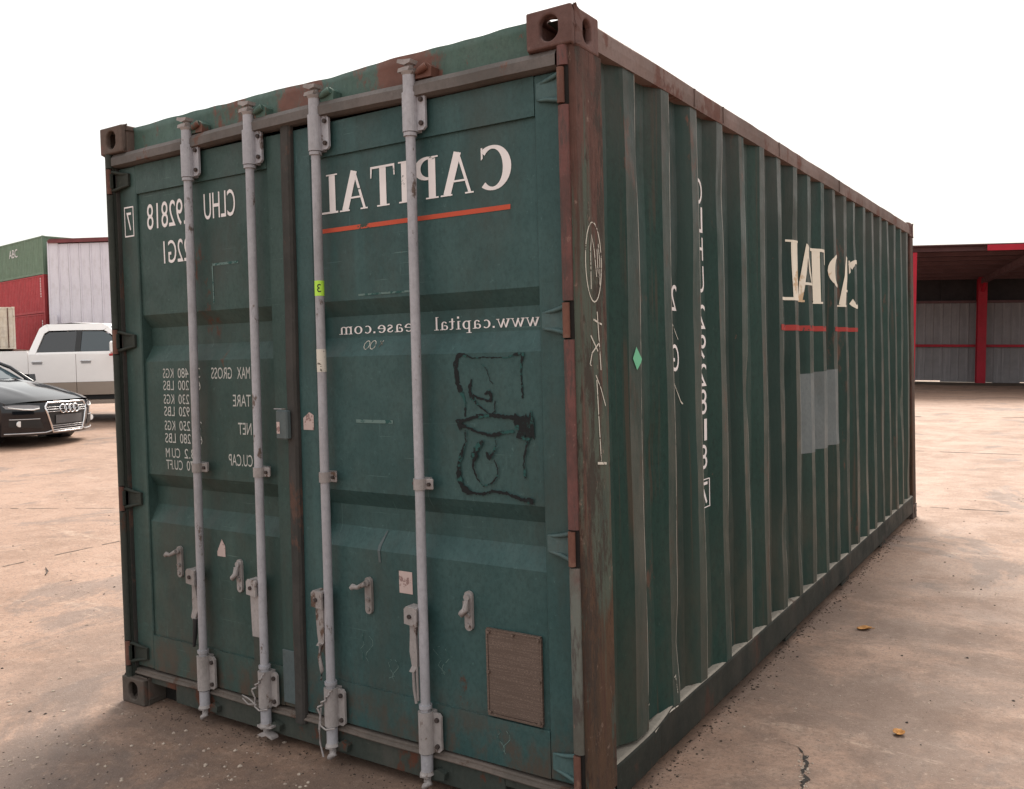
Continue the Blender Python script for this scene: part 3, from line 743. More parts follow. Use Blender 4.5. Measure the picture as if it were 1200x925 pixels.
# hinge blades
def hinge(x, sx, z, parent):
    g = MB()
    yb = YF
    # tapered blade with rolled upper and lower edges
    a, b = x+sx*.058, x+sx*.150
    g.prism([(a, z-.036), (b, z-.022), (b, z+.026), (a, z+.036)], yb-.012, yb-.001, 'y')
    for s in (1, -1):
        g.tube([(b, yb-.006, z+s*.024), (lerp(a, b, .5), yb-.014, z+s*.030), (a+sx*.004, yb-.020, z+s*.040), (x+sx*.048, .010, z+s*.041)], [.004, .007, .008, .008], 8)
    g.box(x+sx*.044, x+sx*.060, .004, yb-.010, z-.034, z+.034, .003)
    return cb(g, 'hinge', M['hinge'] if sx < 0 else M['leftpost'], parent)
for h in HZ:
    hinge(0, -1, h, door_r); hinge(-CW, 1, h, door_l)
# door gaskets at the posts and the meeting strip
for (xa, xb, d) in ((-.066, -.060, door_r), (-CW+.060, -CW+.066, door_l)):
    g = MB(); g.box(xa, xb, .030, .085, DZ0, DZ1); cb(g, 'gasket', M['gasket'], d)
mb = MB(); rows = []
for k in range(41):
    z = lerp(.118, 2.475, k/40); x = -1.291+.012*(z-1.3)/1.17*1.1+.003*mnoise.noise(Vector((z*3, 3, 1))); y = .022+.003*mnoise.noise(Vector((z*5, 1, 1)))
    rows.append([(x-.028, YF-.001, z), (x-.026, y+.006, z), (x-.016, y, z), (x+.018, y, z), (x+.027, y+.008, z), (x+.029, YF-.001, z)])
mb.grid(rows, smooth=False); ms = cb(mb, 'meeting_strip', M['gasket'])
mb = MB(); mb.box(-1.350, -1.288, -.004, .021, 1.232, 1.345, .005); lb = cb(mb, 'lock_box', M['greyplate'], ms)
mb = MB(); mb.box(-1.354, -1.290, -.007, -.0045, 1.349, 1.352); cb(mb, 'wire_tie', M['rod'], ms)
f = Flat(); f.quads(bar(-1.343, 1.255, -1.326, 1.30)); f.wrap('label', M['sticker'], ms, lambda s, t, l: (s, -.0055, t), off=O)
# pale plate low on the left door
mb = MB(); mb.box(-1.404, -1.336, YF-.007, YF-.001, .180, .392, .002); cb(mb, 'grey_plate', M['greyplate'], door_l)

# --- lettering on the doors (the photograph is reversed, so is the writing)
CT = [z for z in DBRK if .3 < z < 2.3]
gx = [lerp(-2.25, -.166, k/104) for k in range(105)]
f = Flat(); f.serif('CAPITAL', -.271, -1.135, 2.078, 2.222, .10, bold=1.28)
cap = f.wrap('lettering', M['white'], door_r, on_door(), cuts_s=gx, off=O)
f = Flat(); f.quads(bar(-1.150, 2.008, -.271, 2.024)); f.wrap('red_line', M['red'], door_r, on_door(), cuts_s=gx, off=O)
f = Flat(); f.serif('www.capital', -.196, -.635, 1.628, 1.690, .03, word=True)
f.serif('lease.com', -.700, -1.092, 1.628, 1.690, .03, word=True)
f.wrap('lettering', M['white'], door_r, on_door(.002), cuts_s=gx, cuts_t=CT, off=O)
f = Flat()
for t, a, b, z0, z1 in [('CLHU', -1.606, -1.800, 2.128, 2.236), ('292818', -1.890, -2.192, 2.124, 2.236), ('22G1', -1.905, -2.082, 1.968, 2.066)]:
    f.font(t, a, b, z0, z1)
f.wrap('lettering', M['white'], door_l, on_door(), cuts_s=gx, off=O)
f = Flat(); f.font('7', -2.292, -2.326, 2.132, 2.212)
for q in ((-2.342, 2.104, -2.274, 2.110), (-2.342, 2.232, -2.274, 2.238), (-2.342, 2.110, -2.337, 2.232), (-2.279, 2.110, -2.274, 2.232)): f.quads(bar(*q))
f.wrap('lettering', M['white'], door_l, on_frame(), off=O)
f = Flat()
def words(f, t, a, b, z0, z1):
    n = len(t); i = 0
    for wd in t.split(' '):
        f.font(wd, lerp(a, b, i/n), lerp(a, b, (i+len(wd))/n)+.004, z0, z1); i += len(wd)+1
rowsL = [('30 480 KGS', 1.508), ('67 200 LBS', 1.455), ('2 230 KGS', 1.395), ('4 920 LBS', 1.342), ('28 250 KGS', 1.280), ('62 280 LBS', 1.225), ('33.2 CU.M', 1.160), ('1 170 CU.FT', 1.108)]
for t, z in rowsL:
    a = {9: -1.895, 10: -1.868, 11: -1.868}[len(t)]
    words(f, t, a, -2.128, z-.036, z+.006)
for t, b, z in (('MAX GROSS', -1.800, 1.508), ('TARE', -1.668, 1.395), ('NET', -1.640, 1.280), ('CU.CAP', -1.705, 1.150)):
    words(f, t, -1.556, b, z-.042, z+.006)
f.wrap('lettering', M['whiteold'], door_l, on_door(), cuts_s=gx[::3], off=O)
# hand-painted black outlines on the right door (traced strokes)
def art(u, v): return (-.516+(u-510)/285*.322, 1.545-(v-250)/527*.492)
f = Flat(); lay = 0
for pts, wd in [
    ([(520, 255), (512, 300), (518, 360), (535, 395), (546, 430), (545, 480)], [12, 16, 15, 12, 6, 5]),
    ([(515, 258), (545, 256), (575, 268), (610, 266), (700, 270), (730, 258), (762, 258)], [12, 12, 4, 3, 3, 7, 9]),
    ([(755, 262), (748, 300), (750, 350), (753, 412)], [9, 6, 5, 6]),
    ([(572, 345), (563, 372), (566, 402), (580, 422)], [6, 11, 13, 8]),
    ([(575, 400), (592, 412), (612, 416), (640, 424), (642, 400), (634, 386), (618, 398)], [6, 6, 7, 9, 9, 8, 5]),
    ([(580, 420), (592, 436), (612, 452), (628, 465)], [6, 4, 4, 4]),
    ([(610, 290), (628, 310), (640, 350), (650, 362)], [2, 2, 2, 2]), ([(655, 420), (655, 460), (640, 470)], [3, 3, 4]),
    ([(516, 505), (545, 492), (590, 478), (640, 472), (690, 478), (730, 478)], [18, 10, 9, 10, 10, 12]),
    ([(520, 520), (535, 512), (552, 518), (590, 534), (640, 545), (690, 532), (720, 528)], [18, 10, 5, 8, 10, 8, 8]),
    ([(722, 475), (745, 500), (760, 508), (790, 512)], [18, 46, 66, 72]), ([(730, 540), (760, 552), (775, 548)], [14, 10, 6]),
    ([(768, 560), (760, 590), (752, 640), (757, 690)], [8, 5, 5, 7]),
    ([(545, 528), (548, 570), (532, 610), (520, 650), (518, 700), (530, 738), (552, 752)], [4, 5, 9, 14, 16, 16, 14]),
    ([(545, 752), (600, 758), (640, 744), (690, 748), (740, 765), (782, 770)], [14, 7, 8, 9, 8, 16]),
    ([(610, 565), (588, 590), (578, 620), (572, 660), (585, 700), (608, 728)], [8, 18, 17, 6, 4, 4]),
    ([(608, 728), (640, 715), (660, 690), (662, 660), (650, 630)], [4, 4, 5, 4, 3]),
    ([(655, 552), (660, 575), (645, 610), (632, 628), (622, 605)], [4, 3, 9, 12, 6])]:
    k = .322/285
    P = []; Wd = []
    for (a, b), (wa, wb) in zip(zip(pts, pts[1:]), zip(wd, wd[1:])):
        n = max(2, int(math.hypot(a[0]-b[0], a[1]-b[1])/6))
        for i in range(n):
            t = i/n; P.append((lerp(a[0], b[0], t)+random.uniform(-1.6, 1.6), lerp(a[1], b[1], t)+random.uniform(-1.6, 1.6))); Wd.append(max(1.8, lerp(wa, wb, t)*random.uniform(.6, 1.5))*k)
    P.append(pts[-1]); Wd.append(wd[-1]*k)
    f.quads(stroke([art(*p) for p in P], Wd), lay=lay, join=True); lay += 1
f.wrap('painted_outline', M['artblack'], door_r, on_door(), off=O)
# little scribbles and stickers
f = Flat()
for cx in (-.935, -.905): f.quads(stroke([(cx+.013*math.cos(a*.7), 1.585+.016*math.sin(a*.7)) for a in range(10)], .0025))
f.quads(stroke([(-.875, 1.575), (-.860, 1.60)], .0025)); f.quads(stroke([(-.875, 1.598), (-.858, 1.583)], .0025), lay=1)
f.wrap('chalk_scribble', M['chalk'], door_r, on_door(), cuts_t=CT, off=O)
f = Flat()
for (cx, cz, s) in ((-.98, .46, .05), (-.62, .47, .045), (-.85, .40, .04), (-.36, .245, .04)):
    f.quads(stroke([(cx+s*random.uniform(-.6, .6), cz+s*(1-2*i/6)+random.uniform(-.01, .01)) for i in range(7)], .0022))
    f.quads(stroke([(cx+s*.6+s*.4*math.sin(i), cz+s*(1-2*i/6)) for i in range(7)], .0022), lay=1)
f.wrap('chalk_scribble', M['chalkfaint'], door_r, on_door() if False else (lambda s, t, l: (s, (YF if t < .32 else door_y(s, t))-.0016-l*.0004, t)), off=O)
def sticker(parent, x0, x1, z0, z1, mat='sticker', fn=None, torn=0.0):
    P = [(x0, z0), (x1, z0), (x1, z1), (lerp(x0, x1, .6), z1+(z1-z0)*torn), (x0, z1-(z1-z0)*torn)]
    fl = Flat(); fl.quads([[Vector(p) for p in P]]); return fl.wrap('sticker', M[mat], parent, fn or on_door(.002), off=O)
sticker(door_r, -.795, -.733, .690, .770); sticker(door_l, -1.795, -1.743, .722, .768, torn=.6)
sticker(door_r, -1.246, -1.190, 1.268, 1.325, fn=on_frame(.002), torn=.2)
f = Flat(); f.quads(stroke([(-.885, .79), (-.890, .85), (-.875, .90)], [.010, .014, .006])); f.wrap('paint_smear', M['greyplate'], door_r, on_door(.0022), cuts_t=CT, off=O)
f = Flat(); f.quads(stroke([(-.80, 1.985), (-.795, 2.02)], .01)); 
# ghost edges of old decals
f = Flat()
for q in ((-1.76, 1.935, -1.60, 1.945), (-1.765, 1.78, -1.758, 1.935), (-.95, 1.765, -.70, 1.772), (-.70, 1.78, -.692, 1.95), (-.98, 1.30, -.80, 1.312)): f.quads(bar(*q))
f.wrap('old_decal_edge', M['chalkfaint'], door_l, lambda s, t, l: (s, door_y(s, t)-.0015, t), off=O)
# brown data plate
mb = MB(); mb.box(-.402, -.196, .0425, .0505, .334, .616, .002); cs = cb(mb, 'data_plate', M['csc'], door_r)
mb = MB()
for (a, b, c, d) in ((-.406, -.192, .326, .334), (-.406, -.192, .616, .622)): mb.box(a, b, .040, .0505, c, d)
for (a, b) in ((-.409, -.402), (-.196, -.190)): mb.box(a, b, .0405, .0505, .334, .616)
for (x, z) in ((-.397, .340), (-.200, .340), (-.397, .610), (-.200, .610), (-.198, .475), (-.400, .475), (-.30, .613)): mb.tube([(x, .043, z), (x, .034, z)], .006, 8)
cb(mb, 'plate_frame', M['csc'], door_r)

# --- handle catches
def catch(x, z, flip, parent):
    g = MB(); y = YP-.001
    pl = [(x+.016*math.cos(a), z+.052+.016*math.sin(a)) for a in [math.pi*k/8 for k in range(9)]]+[(x+.016*math.cos(a), z-.052+.016*math.sin(a)) for a in [math.pi+math.pi*k/8 for k in range(9)]]
    g.prism(pl, y-.012, y, 'y')
    g.tube([(x, y-.012, z+.048), (x, y-.022, z+.048)], .012, 10); g.tube([(x, y-.012, z-.048), (x, y-.018, z-.048)], .008, 8)
    c = cb(g, 'handle_catch', M['rodlow'], parent)
    d = MB()
    if flip: d.tube([(x, y-.026, z+.048), (x-.03, y-.035, z+.032), (x-.052, y-.036, z+.034), (x-.060, y-.036, z+.026)], [.010, .008, .011, .009], 8)
    else: d.tube([(x, y-.026, z+.040), (x+.006, y-.032, z+.012), (x-.012, y-.036, z-.006), (x-.020, y-.034, z-.004)], [.010, .013, .012, .006], 8)
    d.tube([(x+.002, y-.014, z-.012), (x+.002, y-.020, z-.014)], .009, 8)
    d.v = d.v; cb(d, 'latch', M['rodlow'], parent)
for (x, z, fl, p) in ((-2.043, .672, True, door_l), (-1.652, .655, False, door_l), (-.938, .663, True, door_r), (-.480, .668, False, door_r)): catch(x, z, fl, p)

# --- locking rods
RODS = [(-1.845, -1.862, door_l), (-1.464, -1.481, door_l), (-1.102, -1.114, door_r), (-.647, -.655, door_r)]
YR = .012
def bracket(g, x, z0, z1, yb, w=.060, r=.026):
    # saddle over the rod and a bolted flange to the right
    n = 10
    pr = [(x+r*math.cos(math.pi*k/n), YR-r*math.sin(math.pi*k/n)) for k in range(n+1)]
    pr = [(x+r, yb)]+pr+[(x-r, yb)]
    g.prism(pr, z0, z1, 'z')
    fl = [(x+r-.002, z0+.004), (x+w-.010, z0+.004), (x+w, z0+.014), (x+w, z1-.014), (x+w-.010, z1-.004), (x+r-.002, z1-.004)]
    g.prism(fl, YR+.008, YR+.018, 'y')
    g.prism([(x-r-.008, z0+.010), (x-r+.002, z0+.004), (x-r+.002, z1-.004), (x-r-.008, z1-.010)], YR+.008, YR+.018, 'y')
    return g
def bolts(x, z0, z1, rod, w=.060):
    for z in (z0+.026, z1-.026):
        g = MB(); g.tube([(x+w-.015, YR+.010, z), (x+w-.015, YR-.001, z)], .0085, 6, smooth=False); cb(g, 'bolt', M['bolt'], rod)
        g = MB(); g.tube([(x-.0235, YR-.0015, z), (x-.030, YR-.006, z)], .006, 6, smooth=False); cb(g, 'bolt', M['bolt'], rod)
for i, (xt, xb, dr) in enumerate(RODS):
    X = lambda z: lerp(xb, xt, (z-.33)/(2.27-.33))
    g = MB(); n = 24
    g.tube([(X(z)+.0012*mnoise.noise(Vector((z*2, i, 0))), YR, z) for z in [lerp(.10, 2.50, k/n) for k in range(n+1)]], .0172, 14)
    for z in (2.296, .318): g.tube([(X(z), YR, z-.006), (X(z), YR, z+.006)], .0235, 14)
    for z0, z1, r in ((2.437, 2.500, .0215), (.085, .150, .0215)): g.tube([(X(z0), YR, z0), (X(z1), YR, z1)], r, 14)
    rod = cb(g, 'lock_rod', M['rod'])
    tz0, tz1 = 2.304, 2.436
    g = bracket(MB(), X(2.37), tz0, tz1, YF-.001); b = cb(g, 'rod_bracket', M['rod'], rod)
    bolts(X(2.37), tz0, tz1, rod)
    g = bracket(MB(), X(.23), .155, .300, YF-.001, r=.027); cb(g, 'rod_bracket', M['rodlow'], rod)
    bolts(X(.23), .155, .300, rod)
    # strap at mid height
    g = MB(); z = 1.097; x = X(z)
    pr = [(x+.022*math.cos(math.pi*k/10), YR-.022*math.sin(math.pi*k/10)) for k in range(11)]
    g.prism([(x+.022, YP-.001)]+pr+[(x-.022, YP-.001)], z-.019, z+.019, 'z')
    g.box(x+.020, x+.052, YR+.006, YR+.014, z-.019, z+.019, .003); g.box(x-.036, x-.020, YR+.006, YR+.014, z-.017, z+.017, .003)
    cb(g, 'rod_strap', M['rodlow'], rod)
    g = MB(); g.tube([(x+.038, YR+.008, z), (x+.038, YR-.002, z)], .007, 6, smooth=False); cb(g, 'bolt', M['bolt'], rod)
    g = MB(); g.tube([(x-.029, YR+.008, z), (x-.029, YR, z)], .006, 6, smooth=False); cb(g, 'bolt', M['bolt'], rod)
    # cams: forked top end and keeper on the header
    g = MB(); x = X(2.5)
    g.tube([(x, YR, 2.495), (x, YR, 2.507)], [.0215, .027], 12); g.tube([(x, YR, 2.507), (x, YR+.004, 2.535)], [.017, .014], 10)
    g.prism([(x-.034, 2.508), (x+.010, 2.505), (x+.020, 2.520), (x-.006, 2.522), (x-.030, 2.520)], YR-.020, YR+.018, 'y')
    g.prism([(x-.034, 2.540), (x-.004, 2.528), (x+.022, 2.532), (x+.028, 2.543), (x-.002, 2.546), (x-.030, 2.551)], YR-.022, YR+.016, 'y')
    cb(g, 'cam', M['rodlow'], rod)
    g = MB()
    g.prism([(x+.022, 2.482), (x+.090, 2.480), (x+.094, 2.512), (x+.072, 2.528), (x+.052, 2.506), (x+.030, 2.514)], .018, .056, 'y')
    g.tube([(x+.030, .016, 2.500), (x+.055, .010, 2.506), (x+.074, .016, 2.516)], [.008, .012, .014], 8)
    g.box(x-.016, x+.020, .030, .056, 2.482, 2.505, .003)
    cb(g, 'cam_keeper', M['header'], rod)
    g = MB(); x = X(.08)
    g.tube([(x, YR, .090), (x, YR, .078)], [.0215, .027], 12); g.tube([(x, YR, .085), (x, YR, .050)], .013, 10)
    if i in (1,):
        g.prism([(x-.034, .072), (x-.010, .066), (x+.050, .080), (x+.050, .088), (x-.008, .078), (x-.034, .080)], YR-.018, YR+.014, 'y')
        g.prism([(x-.034, .040), (x-.006, .036), (x+.018, .046), (x+.052, .036), (x+.050, .046), (x+.012, .058), (x-.008, .054)], YR-.020, YR+.014, 'y')
    else:
        g.prism([(x-.020, .066), (x+.016, .070), (x+.016, .080), (x-.020, .076)], YR-.018, YR+.014, 'y')
        g.tube([(x+.004, YR-.004, .062), (x+.018, YR-.010, .052), (x-.002, YR-.012, .038), (x-.014, YR-.010, .030)], [.010, .012, .012, .006], 8)
    cb(g, 'cam', M['rodlow'], rod)
    g = MB(); g.prism([(x+.024, .060), (x+.070, .066), (x+.074, .090), (x+.040, .100), (x+.024, .090)], .016, .0395, 'y'); cb(g, 'cam_keeper', M['frame'], rod)
    # handle hub clamp and the hanging handle
    g = MB(); z = .634; x = X(z)
    hx = x-.040
    n = 8
    g.prism([(hx-.026, z-.028), (hx+.028, z-.034), (hx+.030, z+.030), (hx-.016, z+.034), (hx-.026, z+.024)], YR-.026, YR-.018, 'y')
    g.prism([(hx-.026, z-.028), (hx+.028, z-.034), (hx+.030, z+.030), (hx-.016, z+.034), (hx-.026, z+.024)], YR+.010, YR+.018, 'y')
    g.box(hx-.020, hx+.028, YR-.018, YR+.010, z+.024, z+.032)
    cb(g, 'handle_hub', M['rodlow'], rod)
    g = MB(); g.tube([(hx, YR-.032, z), (hx, YR+.022, z)], .008, 8); cb(g, 'pivot_bolt', M['bolt'], rod)
    g = MB()
    ln = (.325, .315, .30, .30)[i]
    yb = YR-.004
    def blade(prof, th=.006):
        # prof: (dz, x-centre, width, y)
        L = []; Rr = []
        rows = []
        for dz, xc, wd, yo in prof:
            rows.append([(xc-wd/2, yo-th, z+dz), (xc+wd/2, yo-th, z+dz), (xc+wd/2, yo+th, z+dz), (xc-wd/2, yo+th, z+dz), (xc-wd/2, yo-th, z+dz)])
        g.grid(rows, smooth=False)
        g.add(rows[0][:4], [(0, 1, 2, 3)]); g.add(rows[-1][:4], [(3, 2, 1, 0)])
    if i == 0: blade([(.01, hx, .030, yb), (-.05, hx+.002, .022, yb), (-.10, hx+.006, .034, yb), (-.14, hx+.008, .036, yb), (-.175, hx-.002, .030, yb-.004), (-.185, hx+.004, .020, yb-.004)])
    elif i == 1: blade([(.01, hx, .040, yb), (-.05, hx+.002, .046, yb), (-.16, hx+.004, .044, yb), (-.20, hx+.003, .038, yb)])
    elif i == 2: blade([(.01, hx, .034, yb), (-.06, hx, .040, yb), (-.14, hx+.002, .034, yb), (-.165, hx+.004, .030, yb), (-.18, hx-.006, .026, yb-.004)])
    else: blade([(.01, hx, .030, yb), (-.07, hx-.002, .026, yb), (-.13, hx-.002, .034, yb), (-.18, hx+.002, .024, yb), (-.20, hx-.008, .022, yb-.006)])
    cb(g, 'handle', M['rodlow'], rod)
    g = MB()
    if i == 0: g.tube([(hx+.006, yb-.006, z-.18), (hx+.004, yb-.008, z-.24), (hx-.006, yb-.008, z-.30)], [.011, .010, .006], 8); cb(g, 'grip', M['black'], rod)
    elif i == 1: g.box(hx-.012, hx+.024, yb-.004, yb+.004, z-.32, z-.20); cb(g, 'grip', M['frame'], rod)
    elif i == 2: g.tube([(hx+.002, yb-.004, z-.17), (hx-.006, yb-.008, z-.22), (hx+.004, yb-.006, z-.27), (hx-.002, yb-.006, z-.31)], [.010, .007, .009, .005], 8); cb(g, 'grip', M['rodlow'], rod)
    else:
        g.tube([(hx-.004, yb-.004, z-.195), (hx-.002, yb-.006, z-.26), (hx+.006, yb-.006, z-.31)], [.006, .006, .005], 8); g.tube([(hx+.010, yb-.002, z-.18), (hx+.012, yb-.002, z-.30)], .005, 8); cb(g, 'grip', M['rodlow'], rod)
    # wire wound round the lower bracket
    if i in (1, 2):
        x = X(.25); g = MB(); pts = []
        for k in range(20):
            t = k/19; pts.append((x+.040-.075*t+.006*math.sin(k*1.3), YR-.032-.004*math.cos(k), .310-.085*t))
        pts += [(x-.040, YR-.020, .19), (x-.036, YR-.024, .155), (x, YR-.034, .150), (x+.034, YR-.020, .156)]
        g.tube(pts, .0035, 6)
        if i == 2: g.tube([(x-.036, YR-.02, .22), (x-.042, YR-.026, .14), (x-.044, YR-.022, .09), (x-.030, YR-.02, .035)], .004, 6)
        else: g.tube([(x-.036, YR-.02, .165), (x-.08, YR-.02, .155), (x-.115, YR-.018, .172), (x-.118, YR-.018, .185), (x-.08, YR-.02, .180), (x-.03, YR-.022, .162)], .003, 6)
        cb(g, 'wire', M['rodlow'], rod)
    if i == 2:
        x = X(1.80); g = MB(); g.tube([(x, YR, 1.772), (x, YR, 1.828)], .0178, 14, cap=False); t_ = cb(g, 'tag', M['lime'], rod)
        f = Flat(); f.font('3', .4, -.25, 1.785, 1.815)
        f.wrap('lettering', M['black'], rod, lambda s, t, l: (X(1.8)+.0187*math.sin(s*1.2+.62), YR-.0187*math.cos(s*1.2+.62), t), off=O)
        x = X(1.53); g = MB(); g.tube([(x, YR, 1.49), (x, YR, 1.575)], .0178, 14, cap=False); cb(g, 'label', M['chalk'], rod)

# --- lettering on the side wall
f = Flat()
for ch, a_, b_, bo in (('L', 2.455, 2.20, 1.15), ('A', 2.765, 2.53, 1.2), ('T', 2.98, 2.765, 1.55), ('A', 3.69, 3.42, 1.35), ('C', 3.95, 3.68, 1.3)): f.serif(ch, a_, b_, 1.785, 2.105, 0, bold=bo)
f.quads([[(lerp(3.29, 3.15, math.sin(t_)), lerp(1.895, 2.10, .5-.5*math.cos(t_))), (lerp(3.29, 3.15, math.sin(t2_)), lerp(1.895, 2.10, .5-.5*math.cos(t2_))), (lerp(3.29, 3.22, math.sin(t2_)), lerp(1.91, 2.085, .5-.5*math.cos(t2_))), (lerp(3.29, 3.22, math.sin(t_)), lerp(1.91, 2.085, .5-.5*math.cos(t_)))] for t_, t2_ in [(math.pi*k/12, math.pi*(k+1)/12) for k in range(12)]])
f.wrap('lettering', M['cream'], wall_r, on_side(.0024), cuts_s=BRK+[lerp(2.1, 3.95, k/30) for k in range(31)], cuts_t=[1.8+.08*k for k in range(4)], off=O)
f = Flat(); f.quads(bar(2.10, 1.625, 3.04, 1.655)); f.quads(bar(3.22, 1.628, 3.90, 1.655)); f.wrap('red_line', M['redside'], wall_r, on_side(.0024), cuts_s=BRK+[lerp(2.1, 3.9, k/30) for k in range(31)], off=O)
f = Flat(); f.quads([[Vector((2.455, .945)), Vector((3.29, .930)), Vector((3.29, 1.395)), Vector((2.455, 1.385))]])
f.wrap('grey_patch', M['patch'], wall_r, on_side(.0024), cuts_s=BRK+[lerp(2.4, 3.3, k/30) for k in range(31)], cuts_t=[.95+.05*k for k in range(9)], off=O)
f = Flat()
yc = 1.108
for ch, z1, z0 in [('C', 2.242, 2.135), ('L', 2.125, 2.020), ('H', 2.000, 1.905), ('U', 1.882, 1.772), ('2', 1.722, 1.622), ('9', 1.598, 1.498), ('2', 1.478, 1.385), ('8', 1.372, 1.268), ('1', 1.248, 1.158), ('8', 1.142, 1.040), ('7', .985, .895)]:
    f.font(ch, yc+.038, yc-.036 if ch != '1' else yc+.01, z0, z1)
f.quads(bar(yc+.052, .882, yc+.056, .998)); f.quads(bar(yc-.05, .994, yc+.052, .998)); f.quads(bar(yc-.05, .878, yc+.056, .882))
f.wrap('lettering', M['white'], wall_r, on_side(.002), cuts_s=[yc+.02*k for k in range(-3, 4)], cuts_t=[.9+.0766*k for k in range(18)], off=O)
f = Flat(); yc = .838
for ch, z1, z0 in [('2', 1.790, 1.690), ('G', 1.560, 1.455)]: f.font(ch, yc+.034, yc-.032, z0, z1)
f.wrap('lettering', M['white'], wall_r, on_side(.002), cuts_s=[yc+.02*k for k in range(-3, 4)], off=O)
f = Flat(); f.quads(stroke([(.80, 1.655), (.875, 1.578)], .004)); f.quads(stroke([(.80, 1.425), (.885, 1.325)], .005), lay=1)
f.wrap('scratch_mark', M['chalk'], wall_r, on_side(.0022), cuts_s=BRK[:30]+[.8+.01*k for k in range(9)], off=O)
f = Flat(); f.quads([[Vector((.385, 1.513)), Vector((.415, 1.472)), Vector((.445, 1.497)), Vector((.453, 1.510)), Vector((.440, 1.522)), Vector((.412, 1.552))]])
f.wrap('green_sticker', M['greendot'], wall_r, on_side(.0024), cuts_s=BRK[:8], off=O)
# chalk marks on the rusty post
f = Flat()
f.quads(stroke([(.110+.052*math.cos(a/24*2*math.pi), 1.820+.125*math.sin(a/24*2*math.pi)) for a in range(25)], .0045))
f.quads(stroke([(.090, 1.735), (.092, 1.86), (.100, 1.905), (.115, 1.86), (.128, 1.775)], .004), lay=1)
f.quads(stroke([(.133, 1.875), (.136, 1.80), (.148, 1.745), (.150, 1.82), (.142, 1.88)], .004), lay=2)
f.quads(stroke([(.100, 1.640), (.155, 1.625)], .006), lay=1); f.quads(stroke([(.125, 1.665), (.135, 1.56), (.142, 1.48)], .005), lay=2)
f.quads(stroke([(.080, 1.590), (.125, 1.540)], .005), lay=1); f.quads(stroke([(.130, 1.565), (.085, 1.535), (.070, 1.500), (.080, 1.495)], .005), lay=3)
f.quads(stroke([(.108, 1.465), (.140, 1.420), (.168, 1.365)], .004), lay=1); f.quads(stroke([(.112, 1.45), (.122, 1.30), (.130, 1.19)], .005), lay=2); f.quads(stroke([(.105, 1.187), (.165, 1.180)], .008), lay=3)
f.wrap('chalk_mark', M['chalk'], p_r, lambda s, t, l: (-.003+.0014+l*.0003, s, t), off=O)
f = Flat(); f.quads(stroke([(.475, .36), (.478, .30), (.480, .255)], .004)); f.quads(stroke([(.455, .335), (.480, .340)], .003), lay=1); f.quads(stroke([(.445, .292), (.480, .300)], .003), lay=2)
f.quads(stroke([(.69, .32), (.70, .27), (.705, .245)], .004)); f.quads(stroke([(.675, .315), (.70, .318)], .003), lay=1)
f.wrap('chalk_mark', M['chalk'], wall_r, on_side(.002), cuts_s=BRK[:12], off=O)

# ================================================================== BACKGROUND CONTAINERS
def at(u, v, depth):
    """point seen at photo pixel (u,v) at the given distance along the view axis"""
    d = fw+rt2*((u-629.41)/FPX)-up2*((v-446.43)/FPX); return CAM+d*depth
M['bgreen'] = paint('faded_green_container', (.17, .24, .175), (.145, .21, .15), .6, rust=.1, streak=.2, grime_amt=.2, bump=0)
M['bred'] = paint('faded_red_container', (.46, .070, .078), (.38, .055, .062), .6, rust=.12, streak=.15, grime_amt=.2, bump=0)
M['bcream'] = paint('cream_container', (.78, .72, .62), (.70, .62, .50), .6, rust=.30, rust_scale=1.5, rust_col=(.42, .22, .12), grime_amt=.35, bump=0)
M['bwhite'] = plain('white_print', (.75, .72, .72), .6)
def stack_box(name, loc, rz, L, mat, label, group=None):
    """container: local x = length (from the near end x=0 to -L), y = width 0..2.44"""
    t = empty(name, loc, rz); tag(t, label, 'container', group)
    w, h = 2.438, 2.591; n = int(L/.28)
    for yy_, sg in ((0, 1), (w, -1)):
        g = MB(); pr = []
        for k in range(n):
            x = -.18-(L-.36)*k/n; p = (L-.36)/n
            pr += [(x, .008), (x-.25*p, .008), (x-.5*p, .044), (x-.75*p, .044)]
        pr.append((-L+.18, .008))
        g.grid([[(x, yy_+sg*d, z) for x, d in pr] for z in (.16, h-.09)], smooth=False); g.build('side_wall', mat, t)
    g = MB(); k = 14; pr = [(lerp(.1, w-.1, i/(2*k)), -.03-.03*(i//2 % 2)) for i in range(2*k+1)]
    g.grid([[(x, y, z) for y, x in pr] for z in (.16, h-.1)], smooth=False); g.build('end_wall', mat, t)
    g = MB(); g.grid([[(-L+.02-x, y, z) for y, x in pr] for z in (.16, h-.1)], smooth=False); g.build('end_wall', mat, t)
    for y0, y1 in ((0, .06), (w-.06, w)):
        g = MB(); g.box(-L+.17, -.17, y0, y1, .02, .17); g.build('bottom_rail', mat, t)
        g = MB(); g.box(-L+.17, -.17, y0, y1, h-.10, h-.02); g.build('top_rail', mat, t)
    for x in (0, -L):
        sg = -1 if x == 0 else 1
        for y0, y1 in ((.005, .15), (w-.15, w-.005)):
            g = MB(); g.box(x+sg*.005, x+sg*.16, y0, y1, .118, h-.118); g.build('corner_post', mat, t)
            for z0 in (0, h-.118):
                g = MB(); ya, yb_ = (0, .162) if y0 < 1 else (w-.162, w); g.box(x, x+sg*.178, ya, yb_, z0, z0+.118, .006); g.build('corner_casting', mat, t)
        g = MB(); g.box(x+sg*.01, x+sg*.08, .165, w-.165, .02, .15); g.build('end_beam', mat, t)
        g = MB(); g.box(x+sg*.01, x+sg*.08, .165, w-.165, h-.11, h-.02); g.build('end_beam', mat, t)
    g = MB(); g.box(-L+.1, -.1, .07, w-.07, h-.06, h-.03); g.build('roof_panel', mat, t)
    return t
corner = at(55, 412, 59.0); bx0, by0 = corner.x, corner.y
RZ_ST = math.atan2(-.123, .987)
zb = gz(bx0)-.05
